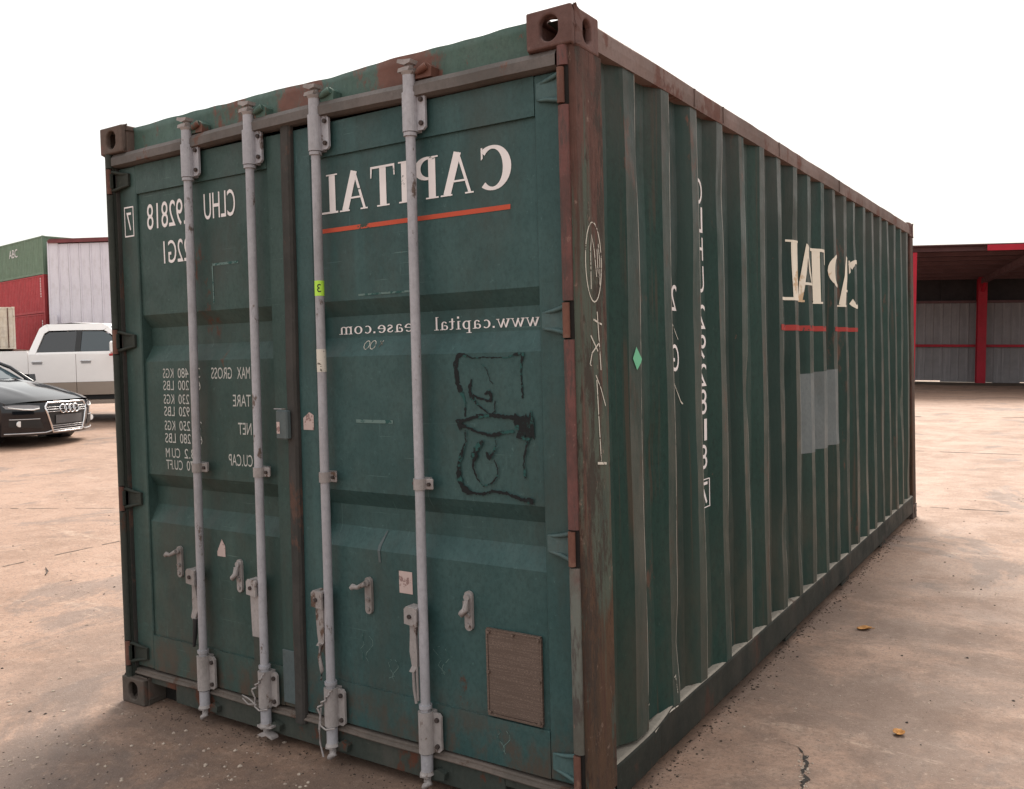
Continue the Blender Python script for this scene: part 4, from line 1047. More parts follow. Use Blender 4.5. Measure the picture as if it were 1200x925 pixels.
c1 = stack_box('cargo_container', (bx0, by0, zb), RZ_ST, 12.19, M['bred'], 'faded red shipping container at the bottom of the stack behind the pickup', 'stacked containers by the white wall')
c2 = stack_box('cargo_container', (bx0, by0, zb+2.591), RZ_ST, 12.19, M['bred'], 'faded red shipping container right under the green one in the stack', 'stacked containers by the white wall')
c3 = stack_box('cargo_container', (bx0, by0, zb+5.182), RZ_ST, 12.19, M['bgreen'], 'faded green shipping container topmost of the stack with white print', 'stacked containers by the white wall')
f = Flat(); f.font('ABC', -5.7, -4.2, 1.5, 2.08)
f.wrap('lettering', M['bwhite'], c3, lambda s, t, l: (s, -.004, t))
f = Flat()
for k in range(8): f.quads(bar(-.62, 2.28-.17*k, -.50, 2.38-.17*k))
f.wrap('lettering', M['bwhite'], c2, lambda s, t, l: (s, -.004, t))
f = Flat()
for k in range(3): f.quads(bar(-.56, 2.0-.17*k, -.42, 2.12-.17*k))
f.wrap('lettering', M['bwhite'], c1, lambda s, t, l: (s, -.004, t))
f = Flat()
for q in ((.35, 2.05, .95, 2.14), (.55, 1.86, 1.05, 1.95), (.4, 1.35, .85, 1.62), (.45, 1.15, .9, 1.25), (.35, .30, .8, .38)): f.quads(bar(*q))
f.wrap('lettering', M['bwhite'], c2, lambda s, t, l: (-.022, s, t))
# cream container with its doors towards the camera
e0 = at(19, 408, 54.0)
cr = empty('cargo_container', (e0.x, e0.y, gz(e0.x)+.25), R_(65)); tag(cr, 'rust stained cream container with its doors facing the yard, left of red ones', 'container')
w_, h_ = 2.438, 2.591
g = MB(); g.box(-w_, 0, .05, 6.0, .02, h_-.02); g.build('body', M['bcream'], cr)
for k, x in enumerate((-w_, -.10)):
    g = MB(); g.box(x, x+.10, -.02, .049, .118, h_-.118); g.build('corner_post', M['bcream'], cr)
for z in (.02, h_-.13):
    g = MB(); g.box(-w_+.17, -.17, -.015, .049, z, z+.11); g.build('door_beam', M['bcream'], cr)
for x0 in (-w_+.105, -w_/2+.008):
    g = MB(); g.box(x0, x0+w_/2-.115, .0, .0485, .14, h_-.14, .01)
    for z in (.75, 1.35, 1.95): g.box(x0+.1, x0+w_/2-.22, -.015, -.001, z, z+.08)
    g.build('door', M['bcream'], cr)
for x in (-2.05, -1.55, -.88, -.38):
    g = MB(); g.tube([(x, -.05, .08), (x, -.05, h_-.08)], .028, 8); g.build('lock_rod', M['rusty'], cr)
for x in (-w_, -.162):
    for z in (0, h_-.118):
        g = MB(); g.box(x, x+.162, -.03, .12, z, z+.118, .006); g.build('corner_casting', M['bcream'], cr)

# ================================================================== WHITE SHEET-METAL BUILDING
M['sheet'] = paint('pale_sheet_metal', (.74, .72, .79), (.66, .64, .71), .45, streak=.0, grime=(.40, .36, .36), grime_amt=.35, scale=.5, bump=0, rust=.08, rust_scale=1)
M['trim'] = paint('maroon_trim', (.20, .06, .065), (.15, .05, .052), .6, bump=0)
b0 = at(73, 430, 57.0); bdir = Vector((.846, .533, 0)).normalized()*1.0
rzb = math.atan2(bdir.y, bdir.x)-.06
gb = gz(b0.x)
bd = empty('warehouse', (b0.x, b0.y, gb-.2), rzb); tag(bd, 'tall white corrugated metal warehouse wall with a maroon edge along its top', 'building')
Hb = at(59, 281.5, 57.0).z-(gb-.2)
SW = .715
def sheet_mesh(h):
    g = MB(); pr = [(0, 0), (.05, 0), (.075, -.045), (.115, -.045), (.14, 0), (.36, 0), (.37, -.008), (.39, -.008), (.40, 0), (SW-.012, 0)]
    g.grid([[(x, y, z) for x, y in pr] for z in (0, h)], smooth=False); return g
o0 = sheet_mesh(Hb-.3).build('wall_sheet', M['sheet'], bd)
for k in range(0, 26): dup(o0, (k*SW, 0, 0), bd)
# the first sheet has come loose and leans
o0.location = (-.70, -.05, .15); o0.rotation_euler = (0, R_(.35), R_(2))
g = MB(); g.box(.0, 26*SW, .06, 14, 0, Hb-.25); g.build('wall_core', M['dark'], bd)
g = MB(); g.box(-.55, 26*SW+.3, -.16, .25, Hb-.24, Hb-.06); g.build('eave_trim', M['trim'], bd)
g = MB(); g.prism([(-.5, Hb-.05), (26*SW+.3, Hb-.05), (26*SW+.3, Hb+.02), (-.5, Hb+.02)], -.10, 14.2, 'y'); g.build('roof', M['trim'], bd)
g = MB(); g.box(-.42, -.02, -.30, -.26, Hb-5.6, Hb-4.9); o = g.build('loose_flashing', M['sheet'], bd)

# ================================================================== OPEN RED SHED
M['shedred'] = paint('red_steel', (.40, .018, .036), (.33, .016, .030), .5, bump=0)
M['shedroof'] = paint('shed_roof_sheet', (.13, .070, .075), (.10, .055, .06), .6, bump=0)
M['shedgrey'] = paint('grey_shed_sheet', (.25, .235, .245), (.19, .18, .19), .6, streak=.3, grime=(.25, .23, .22), grime_amt=.5, scale=.8, bump=0, rust=.06)
M['sheddark'] = paint('dark_shed_sheet', (.035, .03, .032), (.028, .025, .027), .8, bump=0)
sh = empty('open_shed', (-2.35, 36.2, gz(-2.35, 36)), 0); sh.rotation_euler = (0, math.atan(.03), R_(16)); tag(sh, 'open fronted red steel shed with grey metal back wall across the yard', 'shed')
def sg(name, mat, *bxs, c=0):
    g = MB()
    for b in bxs: g.box(*b, c)
    return g.build(name, mat, sh)
YW = .35
pr = [(0, 0), (.03, -.02), (.06, -.02), (.09, 0), (.30, 0), (.33, -.02), (.36, -.02), (.39, 0), (.60, 0), (.63, -.02), (.66, -.02), (.69, 0), (.985, 0)]
g = MB(); g.grid([[(x, y, z) for x, y in pr] for z in (.02, 3.22)], smooth=False)
s0 = g.build('wall_sheet', M['shedgrey'], sh); s0.location = (-5.2, YW, .02)
for k in range(1, 18): dup(s0, (-5.2+.95*k, YW+.006*(k % 2), (.0, -.02, .02, .05, .0)[k % 5]), sh)
for k in range(9): sg('upper_sheet', M['sheddark'], (-5.2+1.9*k, -5.2+1.9*k+1.95, YW+.25+.04*(k % 2), YW+.28+.04*(k % 2), 3.1, 4.6))
for z, gm_ in ((1.42, 'shedred'), (3.16, 'shedroof')): sg('girt', M[gm_], (-5.2, -.17, YW-.15, YW-.05, z, z+.10)); sg('girt', M[gm_], (.17, 10.6, YW-.15, YW-.05, z, z+.10))
for x in (0, 7.0):
    g = MB(); g.box(x-.16, x+.16, -.17, -.14, 0, 4.15); g.box(x-.16, x+.16, .14, .17, 0, 4.15); g.box(x-.012, x+.012, -.14, .14, 0, 4.15); g.build('post', M['shedred'], sh)
    g = MB(); g.prism([(-.15, 3.55), (-.75, 4.12), (-.15, 4.12)], x-.05, x+.05, 'x'); g.build('knee_brace', M['shedred'], sh)
YE = -8.3
def zr(y): return lerp(4.14, 4.46, (y-YW)/(YE-YW))
for x in (-7.0, 0, 7.0): 
    g = MB(); g.prism([(YW, zr(YW)-.26), (YE+.1, zr(YE)-.30), (YE+.1, zr(YE)-.06), (YW, zr(YW)-.06)], x-.07, x+.07, 'x'); g.build('rafter', M['shedroof'], sh)
for k in range(8):
    y = lerp(YW-.2, YE+.3, k/7); sg('purlin', M['shedroof'], (-8.4, 10.6, y-.05, y+.05, zr(y)-.05, zr(y)+.08))
g = MB(); g.prism([(YW+.6, zr(YW)+.08), (YE-.05, zr(YE)+.085), (YE-.05, zr(YE)+.115), (YW+.6, zr(YW)+.11)], -8.5, 10.7, 'x'); g.build('roof', M['shedroof'], sh)
sg('fascia', M['shedred'], (-1.45, 10.7, YE-.09, YE-.055, zr(YE)-.10, zr(YE)+.075))
g = MB(); g.box(-3.54, -3.42, YE+.02, YE+.22, 0, zr(YE)-.1); g.build('post', M['shedred'], sh)
for x in (8.5,): sg('post', M['shedred'], (x-.08, x+.08, YE+.02, YE+.2, 0, zr(YE)-.1))
f = Flat(); f.quads(stroke([(-.22, 4.42), (-.14, 4.50)], .05)); f.quads(stroke([(-.08, 4.41), (-.08, 4.50)], .05)); f.wrap('fascia_mark', M['sheddark'], sh, lambda s, t, l: (s, YE-.094, t))
M['dirt'] = paint('dark_dirt', (.105, .082, .062), (.15, .115, .088), .95, bump=.5, scale=1.2)
g = MB(); rnd = random.Random(3)
top = [(x, YW+.25) for x in (-6, 16)]
edge = [(lerp(16, -6, k/60), -2.1+.9*mnoise.noise(Vector((k*.35, 2, 0)))-.15*rnd.random()) for k in range(61)]
poly = top+edge
ca, sa = math.cos(R_(16)), math.sin(R_(16))
n_ = len(edge); rowA = [(x, YW+.3) for x, y in edge]
W2 = lambda x, y: (-2.35+x*ca-y*sa, 36.2+x*sa+y*ca)
g.grid([[(*W2(*p), gz(*W2(*p))+.006) for p in rowA], [(*W2(x, y*.5), gz(*W2(x, y*.5))+.006) for x, y in edge], [(*W2(*p), gz(*W2(*p))+.006) for p in edge]], True)
tag(g.build('dirt_strip', M['dirt'], ground), kind='stuff')

# ================================================================== VEHICLES
M['carblack'] = plain('black_car_paint', (.006, .0065, .010), .10, 0, .25, .7, .05)
M['carblack'].node_tree.nodes['Principled BSDF'].inputs['Coat IOR'].default_value = 1.45
M['truckwhite'] = plain('white_truck_paint', (.90, .87, .86), .28, 0, .5, .6, .03)
M['trucktan'] = plain('tan_truck_paint', (.37, .30, .25), .35, .2, .5, .5, .05)
M['chrome'] = plain('chrome', (.75, .74, .75), .12, 1.0)
M['satin'] = plain('satin_trim', (.52, .51, .52), .35, .6)
M['glass'] = glass('tinted_glass', (.012, .014, .018), .03)
M['glassblue'] = glass('blue_tinted_glass', (.03, .045, .055), .03)
M['rubber'] = plain('tyre_rubber', (.016, .016, .016), .85)
M['plastic'] = plain('black_plastic', (.012, .012, .013), .5)
M['platec'] = plain('grey_blank_plate', (.09, .09, .095), .45)
M['lamp'] = glass('headlamp_lens', (.20, .19, .20), .08)
M['led'] = plain('lamp_strip', (.85, .85, .85), .2)
M['redlamp'] = plain('red_lamp', (.45, .03, .03), .3)
def wheel(parent, x, y, r, wdt, sg_):
    g = MB(); prof = [(r*.62, -wdt/2), (r*.92, -wdt/2), (r, -wdt*.36), (r, wdt*.36), (r*.92, wdt/2), (r*.62, wdt/2)]
    n = 28; rows = []
    for k in range(n+1):
        a = 2*math.pi*k/n; rows.append([(x+p*math.cos(a), y+q, r+p*math.sin(a)) for p, q in prof])
    g.grid(rows, True); t = g.build('wheel', M['rubber'], parent)
    g = MB(); yo = y+sg_*wdt*.42
    g.tube([(x, yo-sg_*.05, r), (x, yo-sg_*.02, r)], r*.63, 24)
    for k in range(5):
        a = 2*math.pi*k/5+.3; c, s_ = math.cos(a), math.sin(a)
        g.prism([(x+c*.05*1-s_*.045, r+s_*.05+c*.045), (x+c*r*.6-s_*.03, r+s_*r*.6+c*.03), (x+c*r*.6+s_*.03, r+s_*r*.6-c*.03), (x+c*.05+s_*.045, r+s_*.05-c*.045)], yo-.02, yo+.012, 'y')
    g.build('rim', M['satin'], t)
    return t

# ---- black sedan, nose to the right of the picture
CX, CY, CRZ = -12.90, 5.44, R_(18)
car = empty('parked_sedan', (CX-2.0*math.cos(CRZ), CY-2.0*math.sin(CRZ), gz(CX)-.0), CRZ)
tag(car, 'glossy black sedan with chrome framed grille parked in front of the white pickup', 'car')
tiltx = math.atan(.030); car.rotation_euler = (0, tiltx, CRZ); car.location.z = gz(CX)+.030*2.0-.02
def nose(y, z):
    a = min(1, abs(y)/.90)
    return 2.36-.40*a**2.6-.30*max(0, z-.58)-.10*max(0, .36-z)
def hoodz(t, y):   # t 0 nose .. 1 cowl
    return lerp(.735, 1.005, t**.72)+.035*(1-(abs(y)/.86)**2)*smooth(0, .5, t)-.05*(abs(y)/.86)**4*(1-.4*t)+.014*math.exp(-((abs(y)-.48)/.06)**2)*smooth(0, .3, t)
ysn = [lerp(-.90, .90, k/36) for k in range(37)]
g = MB(); g.grid([[(nose(y, z), y, z) for y in ysn] for z in [lerp(.20, .70, k/14) for k in range(15)]]); g.build('front_bumper', M['carblack'], car)
g = MB(); g.grid([[(lerp(nose(y*.955, .72)-.01, .86-.10*(y/.86)**2, t), y*.955, hoodz(t, y*.955)) for y in ysn] for t in [k/16 for k in range(17)]], flip=True); g.build('hood', M['carblack'], car)
def zbot(x):
    z = .20
    for xw in (1.40, -1.40):
        q = .37**2-(x-xw)**2
        if q > 0: z = max(z, .32+math.sqrt(q))
    return z
def carw(x): return .915-.05*smooth(1.2, 2.0, x)-.22*smooth(-1.6, -2.4, x)**2
def belt(x): return interp([(-2.36, .86), (-2.2, .98), (-1.5, .985), (0, .945), (.86, .915), (1.5, .845), (1.98, .70)], x)
xsn = [lerp(1.985, -2.30, k/110) for k in range(111)]
for sg_ in (1, -1):
    g = MB(); rows = []
    for x in xsn:
        zb_ = zbot(x); zt_ = belt(x); r = []
        for k in range(11):
            z = lerp(min(zb_, zt_-.02), zt_, k/10); q = (z-.2)/.75
            r.append((x, sg_*(carw(x)-.06*(1-smooth(.0, .35, q))-.05*smooth(.55, 1.0, q)+.012*math.exp(-((z-.70)/.04)**2)), z))
        rows.append(r)
    g.grid(rows, True, flip=(sg_ > 0)); g.build('body_side', M['carblack'], car)
    for x in (.30, -.72):
        g = MB(); g.box(x-.10, x+.10, sg_*.90, sg_*.93, .80, .825, .008); g.build('door_handle', M['carblack'], car)
g = MB(); g.grid([[(lerp(-1.72, -2.32, t)-.05*(1-(y/.8)**2)*t, y, 1.0-.03*t+.03*(1-(y/.8)**2)) for y in [lerp(-.80, .80, k/12) for k in range(13)]] for t in (0, .5, 1)], True); g.build('boot_lid', M['carblack'], car)
g = MB(); g.grid([[(-2.30-.05*(1-(y/.75)**2), y, z) for y in [lerp(-.72, .72, k/10) for k in range(11)]] for z in (.25, .5, .7, .97)], True); g.build('rear_bumper', M['carblack'], car)
# greenhouse
def gh(x0, x1, wb, z): return x0, x1, wb, z
top_ = [(.02, .56, 1.40), (-.30, .60, 1.435), (-.70, .60, 1.43), (-1.05, .55, 1.385)]
g = MB(); g.grid([[(x, y*w_/.6, z-.03*(y/.6)**2) for y in (-.6, -.4, -.2, 0, .2, .4, .6)] for x, w_, z in top_], True); g.build('roof', M['carblack'], car)
g = MB(); g.grid([[(lerp(.86-.10*(y/.75)**2, .02, t), lerp(y, y*.75, t), lerp(.995, 1.40-.03*(y/.75)**2, t)+.03*math.sin(math.pi*t)) for y in (-.75, -.5, -.25, 0, .25, .5, .75)] for t in (0, .33, .66, 1)], True, flip=True); g.build('windscreen', M['glassblue'], car)
g = MB(); g.grid([[(lerp(-1.05, -1.72, t), lerp(y*.76, y, t), lerp(1.385, 1.0, t)+.03*math.sin(math.pi*t)) for y in (-.70, -.35, 0, .35, .70)] for t in (0, .5, 1)], True); g.build('rear_window', M['glass'], car)
for sg_ in (1, -1):
    g = MB(); g.prism([(.70, .96), (.06, 1.36), (-.36, 1.39), (-.36, .97)], sg_*.72, sg_*.74, 'y'); g.build('side_window', M['glass'], car)
    g = MB(); g.prism([(-.42, .97), (-.42, 1.39), (-.95, 1.36), (-1.35, 1.0)], sg_*.72, sg_*.74, 'y'); g.build('side_window', M['glass'], car)
    g = MB(); g.tube([(.90, sg_*.80, .955), (.50, sg_*.73, 1.21), (.04, sg_*.585, 1.395)], [.035, .032, .03], 8); g.build('windscreen_pillar', M['carblack'], car)
    g = MB(); g.tube([(-1.70, sg_*.78, .985), (-1.03, sg_*.57, 1.375)], [.06, .04], 8); g.build('rear_pillar', M['carblack'], car)
    g = MB(); g.grid([[(x, sg_*lerp(.86, .745, t), lerp(belt(x), .985, t)) for t in (0, 1)] for x in (.86, .4, 0, -.5, -1, -1.6)], True); g.build('window_sill', M['carblack'], car)
    g = MB(); g.prism([(.62, .96), (.74, .97), (.72, 1.09), (.60, 1.09)], sg_*.90, sg_*1.04, 'y'); g.build('door_mirror', M['carblack'], car)
    for x in (1.40, -1.40):
        wheel(car, x, sg_*.79, .325, .22, sg_)
        g = MB(); g.tube([(x, sg_*.60, .36), (x, sg_*.86, .36)], .385, 20, cap=False); g.build('wheel_arch', M['plastic'], car)
g = MB(); g.box(-2.1, 1.9, -.62, .62, .22, .60); g.build('underbody', M['plastic'], car)
# grille
def on_nose(y, z, d): return (nose(y, z)+d, y, z)
def nose_poly(name, poly, d, mat, dens=8, thick=.0):
    fl = Flat(); fl.quads([[Vector(p) for p in poly]])
    return fl.wrap(name, mat, car, lambda s, t, l: on_nose(s, t, d), cuts_s=[-.88+.044*k for k in range(41)], cuts_t=[.2+.04*k for k in range(14)])
GP = [(-.37, .695), (.37, .695), (.42, .62), (.30, .235), (-.30, .235), (-.42, .62)]
nose_poly('grille', GP, .006, M['plastic'])
g = MB(); pts = []
for a, b in zip(GP, GP[1:]+GP[:1]):
    for k in range(6): y, z = lerp(a[0], b[0], k/6), lerp(a[1], b[1], k/6); pts.append(on_nose(y, z, .008))
pts.append(pts[0]); g.tube(pts, .017, 8, cap=False); g.build('grille_frame', M['chrome'], car)
for z in (.625, .590, .555, .335, .305):
    hw = interp([(.27, .30), (.60, .43), (.665, .38)], z); g = MB(); g.tube([on_nose(lerp(-hw, hw, k/12), z, .010) for k in range(13)], .0065, 6); g.build('grille_bar', M['satin'], car)
for k in range(4):
    yc_ = -.135+.09*k; g = MB(); g.tube([on_nose(yc_+.062*math.cos(2*math.pi*j/20), .592+.062*math.sin(2*math.pi*j/20), .026) for j in range(21)], .010, 6, cap=False); g.build('emblem_ring', M['chrome'], car)
g = MB(); rows = [[on_nose(y, z, .022) for y in [lerp(-.27, .27, k/8) for k in range(9)]] for z in (.365, .50)]; g.grid(rows, False); g.build('number_plate', M['platec'], car)
for sg_ in (1, -1):
    LP = [(sg_*.485, .655), (sg_*.50, .60), (sg_*.60, .585), (sg_*.86, .62), (sg_*.885, .665), (sg_*.80, .675), (sg_*.62, .675)]
    nose_poly('headlight', LP, .008, M['lamp'])
    g = MB(); g.tube([on_nose(y*sg_, z, .014) for y, z in ((.50, .615), (.58, .598), (.70, .608), (.84, .640))], [.010, .013, .011, .007], 8); g.build('lamp_strip', M['led'], car)
    IP = [(sg_*.50, .45), (sg_*.84, .47), (sg_*.84, .34), (sg_*.44, .30)]
    nose_poly('air_intake', IP, .006, M['plastic'])
    g = MB(); g.tube([on_nose(y*sg_, .455, .014) for y in (.50, .66, .84)], .007, 6); g.build('intake_trim', M['satin'], car)
    p0 = on_nose(sg_*.74, .385, .0); g = MB(); g.tube([p0, (p0[0]+.02, p0[1], p0[2])], .045, 14); g.build('fog_lamp', M['led'], car)
g = MB(); g.tube([on_nose(lerp(-.88, .88, k/30), .265-.03*smooth(.30, .40, abs(lerp(-.88, .88, k/30))), .010) for k in range(31)], .011, 6); g.build('bumper_trim', M['satin'], car)

# ---- white pickup, side on
pk = at(92, 470, 18.2); PX, PY = pk.x, pk.y
hd = R_(37)
tr = empty('pickup_truck', (PX, PY, gz(PX)-.02), hd); tag(tr, 'white and tan crew cab pickup truck parked side on behind the black sedan', 'pickup')
tr.scale = (.9, 1, 1)
WH = 1.0   # half width
def tside(name, poly, mat, y=WH, th=.05, both=True, parent=None, sm=0):
    for s in ((1, -1) if both else (-1,)):
        g = MB(); g.prism(poly, s*y, s*(y-th), 'y'); o = g.build(name, mat, parent or tr)
    return o
# local x forward; origin at the middle of the rear door. lower body sides
def arch(xw, r, z0, n=12): return [(xw+r*math.cos(math.pi*k/n), z0+r*math.sin(math.pi*k/n)) for k in range(n+1)]
tside('bed_side', [(-.56, .78), (-.56, 1.385), (-2.62, 1.385), (-2.66, .80), (-2.30, .80)]+arch(-1.52, .46, .52)[::-1][0:0]+[(-1.98, .80)]+arch(-1.52, .46, .62)[::-1]+[(-1.06, .78)], M['truckwhite'])
tside('bed_lower', [(-.56, .50), (-.56, .776), (-1.055, .776), (-1.03, .50)], M['trucktan'], WH-.004)
tside('rear_door', [(-.545, .775), (-.545, 1.33), (.44, 1.335), (.44, .775)], M['truckwhite'])
tside('front_door', [(.452, .775), (.452, 1.335), (1.50, 1.30), (1.52, .775)], M['truckwhite'])
tside('door_lower', [(-.545, .52), (-.545, .771), (.44, .771), (.44, .52)], M['trucktan'], WH+.003)
tside('door_lower', [(.452, .52), (.452, .771), (1.52, .771), (1.52, .52)], M['trucktan'], WH+.003)
tside('fender', [(1.535, .775), (1.52, 1.295), (3.02, 1.20), (3.10, .80)]+arch(2.30, .46, .62)[:], M['truckwhite'])
tside('running_board', [(-.50, .34), (-.50, .42), (1.50, .42), (1.50, .34)], M['trucktan'], WH+.08, .18)
tside('rocker', [(-.54, .43), (-.54, .515), (1.52, .515), (1.52, .43)], M['plastic'], WH-.05)
# cab upper with tumblehome: window frames as a thick outline, glass inside
def up(pt, base=WH): return base-.20*max(0, pt[1]-1.33)/.62
def cabpanel(name, poly, mat, inset=0.0, th=.03):
    for s in (1, -1):
        g = MB(); v = [(x, s*(up((x, z))-inset), z) for x, z in poly]+[(x, s*(up((x, z))-inset-th), z) for x, z in poly]; n = len(poly)
        g.add(v, [tuple(range(n)), tuple(range(2*n-1, n-1, -1))]+[(i, (i+1) % n, n+(i+1) % n, n+i) for i in range(n)]); g.build(name, mat, tr)
RW = [(-.36, 1.375), (-.24, 1.71), (-.16, 1.765), (.42, 1.775), (.42, 1.375)]
FW_ = [(.54, 1.375), (.54, 1.775), (.98, 1.765), (1.12, 1.70), (1.42, 1.45), (1.42, 1.375)]
cabpanel('rear_side_window', RW, M['glass'], .012); cabpanel('front_side_window', FW_, M['glassblue'], .012)
cabpanel('cab_rear_pillar', [(-.545, 1.332), (-.545, 1.36), (-.37, 1.84), (-.27, 1.91), (-.22, 1.92), (-.16, 1.80), (-.26, 1.74), (-.40, 1.332)], M['truckwhite'], 0, .06)
cabpanel('roof_side', [(-.24, 1.925), (.95, 1.925), (1.10, 1.86), (.98, 1.79), (.42, 1.80), (-.16, 1.795)], M['truckwhite'], 0, .06)
cabpanel('door_pillar', [(.425, 1.337), (.425, 1.79), (.535, 1.79), (.535, 1.337)], M['plastic'], .004, .04)
cabpanel('belt_moulding', [(-.40, 1.332), (-.37, 1.37), (1.44, 1.37), (1.48, 1.31)], M['truckwhite'], 0, .05)
cabpanel('windscreen_pillar', [(1.10, 1.86), (1.00, 1.79), (1.14, 1.72), (1.44, 1.46), (1.46, 1.31), (1.66, 1.29)], M['truckwhite'], .0, .05)
g = MB(); g.grid([[(x, y, z-.03*(y/.80)**2) for y in (-.80, -.4, 0, .4, .80)] for x, z in ((-.36, 1.87), (-.24, 1.95), (.3, 1.975), (.95, 1.945), (1.10, 1.875))], True); g.build('roof', M['truckwhite'], tr)
g = MB(); g.grid([[(lerp(1.70, 1.08, t), lerp(y, y*.84, t), lerp(1.29, 1.87, t)) for y in (-.92, -.5, 0, .5, .92)] for t in (0, .5, 1)], True); g.build('windscreen', M['glassblue'], tr)
g = MB(); g.grid([[(lerp(-.53, -.36, t), lerp(y, y*.84, t), lerp(1.33, 1.88, t)) for y in (-.94, 0, .94)] for t in (0, 1)], True); g.build('rear_window', M['glass'], tr)
g = MB(); g.grid([[(lerp(1.66, 3.05, t), y, lerp(1.30, 1.20, t)+.05*(1-(y/1.0)**2)) for y in (-.99, -.6, -.2, .2, .6, .99)] for t in (0, .3, .6, 1)], True); g.build('hood', M['truckwhite'], tr)
g = MB(); g.box(2.98, 3.12, -.98, .98, .80, 1.21, .04); g.build('front_panel', M['chrome'], tr)
g = MB(); g.box(3.0, 3.22, -.98, .98, .48, .79, .05); g.build('front_bumper', M['chrome'], tr)
for s in (1, -1):
    g = MB(); g.box(3.10, 3.14, s*.62, s*.96, .88, 1.18, .01); g.build('headlight', M['lamp'], tr)
    for x in (2.30, -1.52): wheel(tr, x, s*.86, .40, .27, s)
    for x in (2.30, -1.52): g = MB(); g.tube([(x, s*.55, .62), (x, s*.96, .62)], .47, 20, cap=False); g.build('wheel_arch', M['plastic'], tr)
    for x in (-.36, .66):
        g = MB(); g.box(x-.11, x+.11, s*1.0, s*1.028, 1.165, 1.20, .01); g.build('door_handle', M['satin'], tr)
        g = MB(); g.box(x-.10, x+.10, s*.999, s*1.004, 1.135, 1.16); g.build('handle_recess', M['satin'], tr)
    g = MB(); g.box(1.28, 1.42, s*1.06, s*1.30, 1.32, 1.56, .03); mo = g.build('door_mirror', M['truckwhite'], tr)
    g = MB(); g.box(1.275, 1.425, s*1.055, s*1.305, 1.27, 1.318, .01); g.build('mirror_lamp', M['redlamp'], mo)
    g = MB(); g.box(1.32, 1.40, s*.95, s*1.06, 1.36, 1.42); g.build('mirror_arm', M['plastic'], mo)
g = MB(); g.box(-2.62, -.60, -.94, .94, .72, .80); g.build('bed_floor', M['plastic'], tr)
g = MB(); g.box(-2.68, -2.62, -.95, .95, .80, 1.38, .01); g.build('tailgate', M['truckwhite'], tr)
g = MB(); g.box(-2.64, -.565, -WH, -WH+.10, 1.386, 1.41); g.box(-2.64, -.565, WH-.10, WH, 1.386, 1.41); g.build('bed_rail', M['truckwhite'], tr)
g = MB(); g.box(-.52, 1.50, -.90, .90, .50, 1.28); g.box(-2.6, 3.0, -.5, .5, .42, .70); g.build('chassis', M['plastic'], tr)
for s in (1, -1):
    g = MB(); g.box(-2.66, -2.60, s*.86, s*.99, .95, 1.34, .01); g.build('tail_lamp', M['redlamp'], tr)

# ================================================================== SMALL THINGS ON THE GROUND
M['leaf'] = paint('dry_orange_leaf', (.42, .20, .055), (.26, .11, .03), .7, scale=20, bump=.3)
def leaf(name, loc, rz, L, W, label, curl):
    rows = []
    for i in range(9):
        t = i/8; wd = W*math.sin(math.pi*t**.85)*.5+.001; r = []
        for k in range(5):
            s = -1+k/2; z = curl*(.35*s*s*math.sin(math.pi*t)+.5*(t-.5)**2*2)+.003*math.sin(7*t+3*s)
            r.append((L*(t-.5), wd*s, .004+z))
        rows.append(r)
    g = MB(); g.grid(rows, True); o = g.build(name, M['leaf']); o.location = loc; o.rotation_euler = (0, 0, rz)
    so_ = o.modifiers.new('s', 'SOLIDIFY'); so_.thickness = .0012
    st = MB(); st.tube([(L*.5, 0, .004), (L*.62, .004, .004), (L*.74, .012, .003)], .0015, 5); st.build('stem', M['leaf'], o)
    return tag(o, label, 'leaf', 'dry leaves on the concrete')
leaf('fallen_leaf', (.275, 2.576, 0), R_(35), .085, .05, 'dry orange leaf on concrete halfway along the container', .030)
leaf('fallen_leaf', (.671, 1.303, 0), R_(80), .052, .044, 'small curled orange leaf nearest the camera on the concrete', .034)
M['stone'] = paint('pale_pebble', (.42, .35, .29), (.26, .20, .165), .9, bump=.2, scale=60)
rnd = random.Random(11); g = MB()
def pebble(x, y, r):
    ph = rnd.random()*6; z = gz(x); n = 6
    ring = [(x+r*math.cos(2*math.pi*k/n+ph)*rnd.uniform(.7, 1.2), y+r*math.sin(2*math.pi*k/n+ph)*rnd.uniform(.7, 1.2), z+r*.25) for k in range(n)]
    lowr = [(p[0], p[1], z-.002) for p in ring]
    g.add(lowr+ring+[(x+r*.2, y, z+r*rnd.uniform(.6, 1.0))], [(i, (i+1) % n, n+(i+1) % n, n+i) for i in range(n)]+[(n+i, n+(i+1) % n, 2*n) for i in range(n)])
for _ in range(260):   # in front of and left of the doors
    pebble(rnd.uniform(-6, -1.2), rnd.uniform(-1.5, 1.5), rnd.choice((.003, .004, .005, .007, .010)))
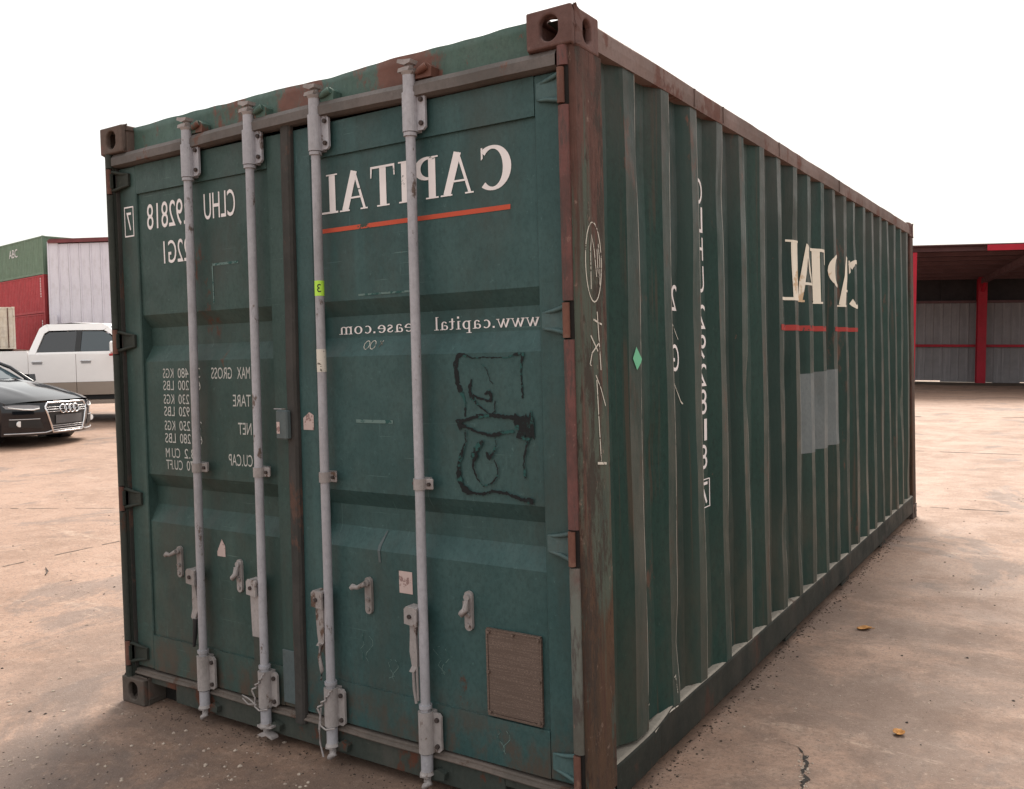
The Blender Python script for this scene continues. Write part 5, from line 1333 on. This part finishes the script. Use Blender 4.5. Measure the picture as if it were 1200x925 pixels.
for _ in range(120): pebble(rnd.uniform(-2.3, -1.0), rnd.uniform(-.75, -.05), rnd.choice((.003, .004, .006, .008)))
for _ in range(320): pebble(rnd.uniform(.02, 2.2), rnd.uniform(.9, 7), rnd.choice((.002, .003, .004, .006)))
for _ in range(70): a = rnd.random(); pebble(.475-.075*a+rnd.gauss(0, .012), .64+a*.30, rnd.choice((.003, .004, .006)))
for _ in range(160): pebble(rnd.uniform(-9, -2.6), rnd.uniform(0, 8), rnd.choice((.004, .006, .010)))
tag(g.build('loose_gravel', M['stone']), 'scattered pale pebbles and grit lying on the concrete', 'gravel', kind='stuff')

M['grit'] = plain('dark_grit', (.035, .026, .022), .9)
rnd = random.Random(31); g = MB()
for _ in range(240): pebble(rnd.uniform(-7, -2.5), rnd.uniform(-1.2, 6), rnd.choice((.002, .003, .003, .004, .008)))
for _ in range(300): pebble(rnd.uniform(.02, 2.4), rnd.uniform(.7, 8), rnd.choice((.0015, .002, .002, .003, .004, .007)))
for _ in range(160): pebble(rnd.uniform(-2.4, -.9), rnd.uniform(-.8, -.02), rnd.choice((.002, .003, .004)))
tag(g.build('dark_grit', M['grit']), 'scattered dark specks of grit lying on the concrete', 'grit', kind='stuff')
g = MB(); g.tube([(-5.1, 1.10, gz(-5.1)+.006), (-5.18, 1.16, gz(-5.18)+.009), (-5.30, 1.21, gz(-5.3)+.006)], [.004, .005, .003], 6)
tag(g.build('dry_twig', M['grit']), 'thin dark twig lying on the concrete left of the container', 'twig')


# soil crumbs caught along the foot of the container
M['soil'] = paint('dark_soil', (.042, .031, .025), (.065, .048, .038), .95, bump=.3, scale=18)
rnd = random.Random(43); g = MB()
for _ in range(900):
    y = rnd.uniform(.2, 5.9); pebble(-.03+abs(rnd.gauss(0, .045)), y, rnd.choice((.0015, .002, .003, .004, .006)))
for _ in range(420): pebble(rnd.uniform(-2.25, -.1), .05-abs(rnd.gauss(0, .06)), rnd.choice((.0015, .002, .003, .004)))
tag(g.build('soil_crumbs', M['soil']), 'dark crumbs of soil along the foot of the green container', 'soil', kind='stuff')
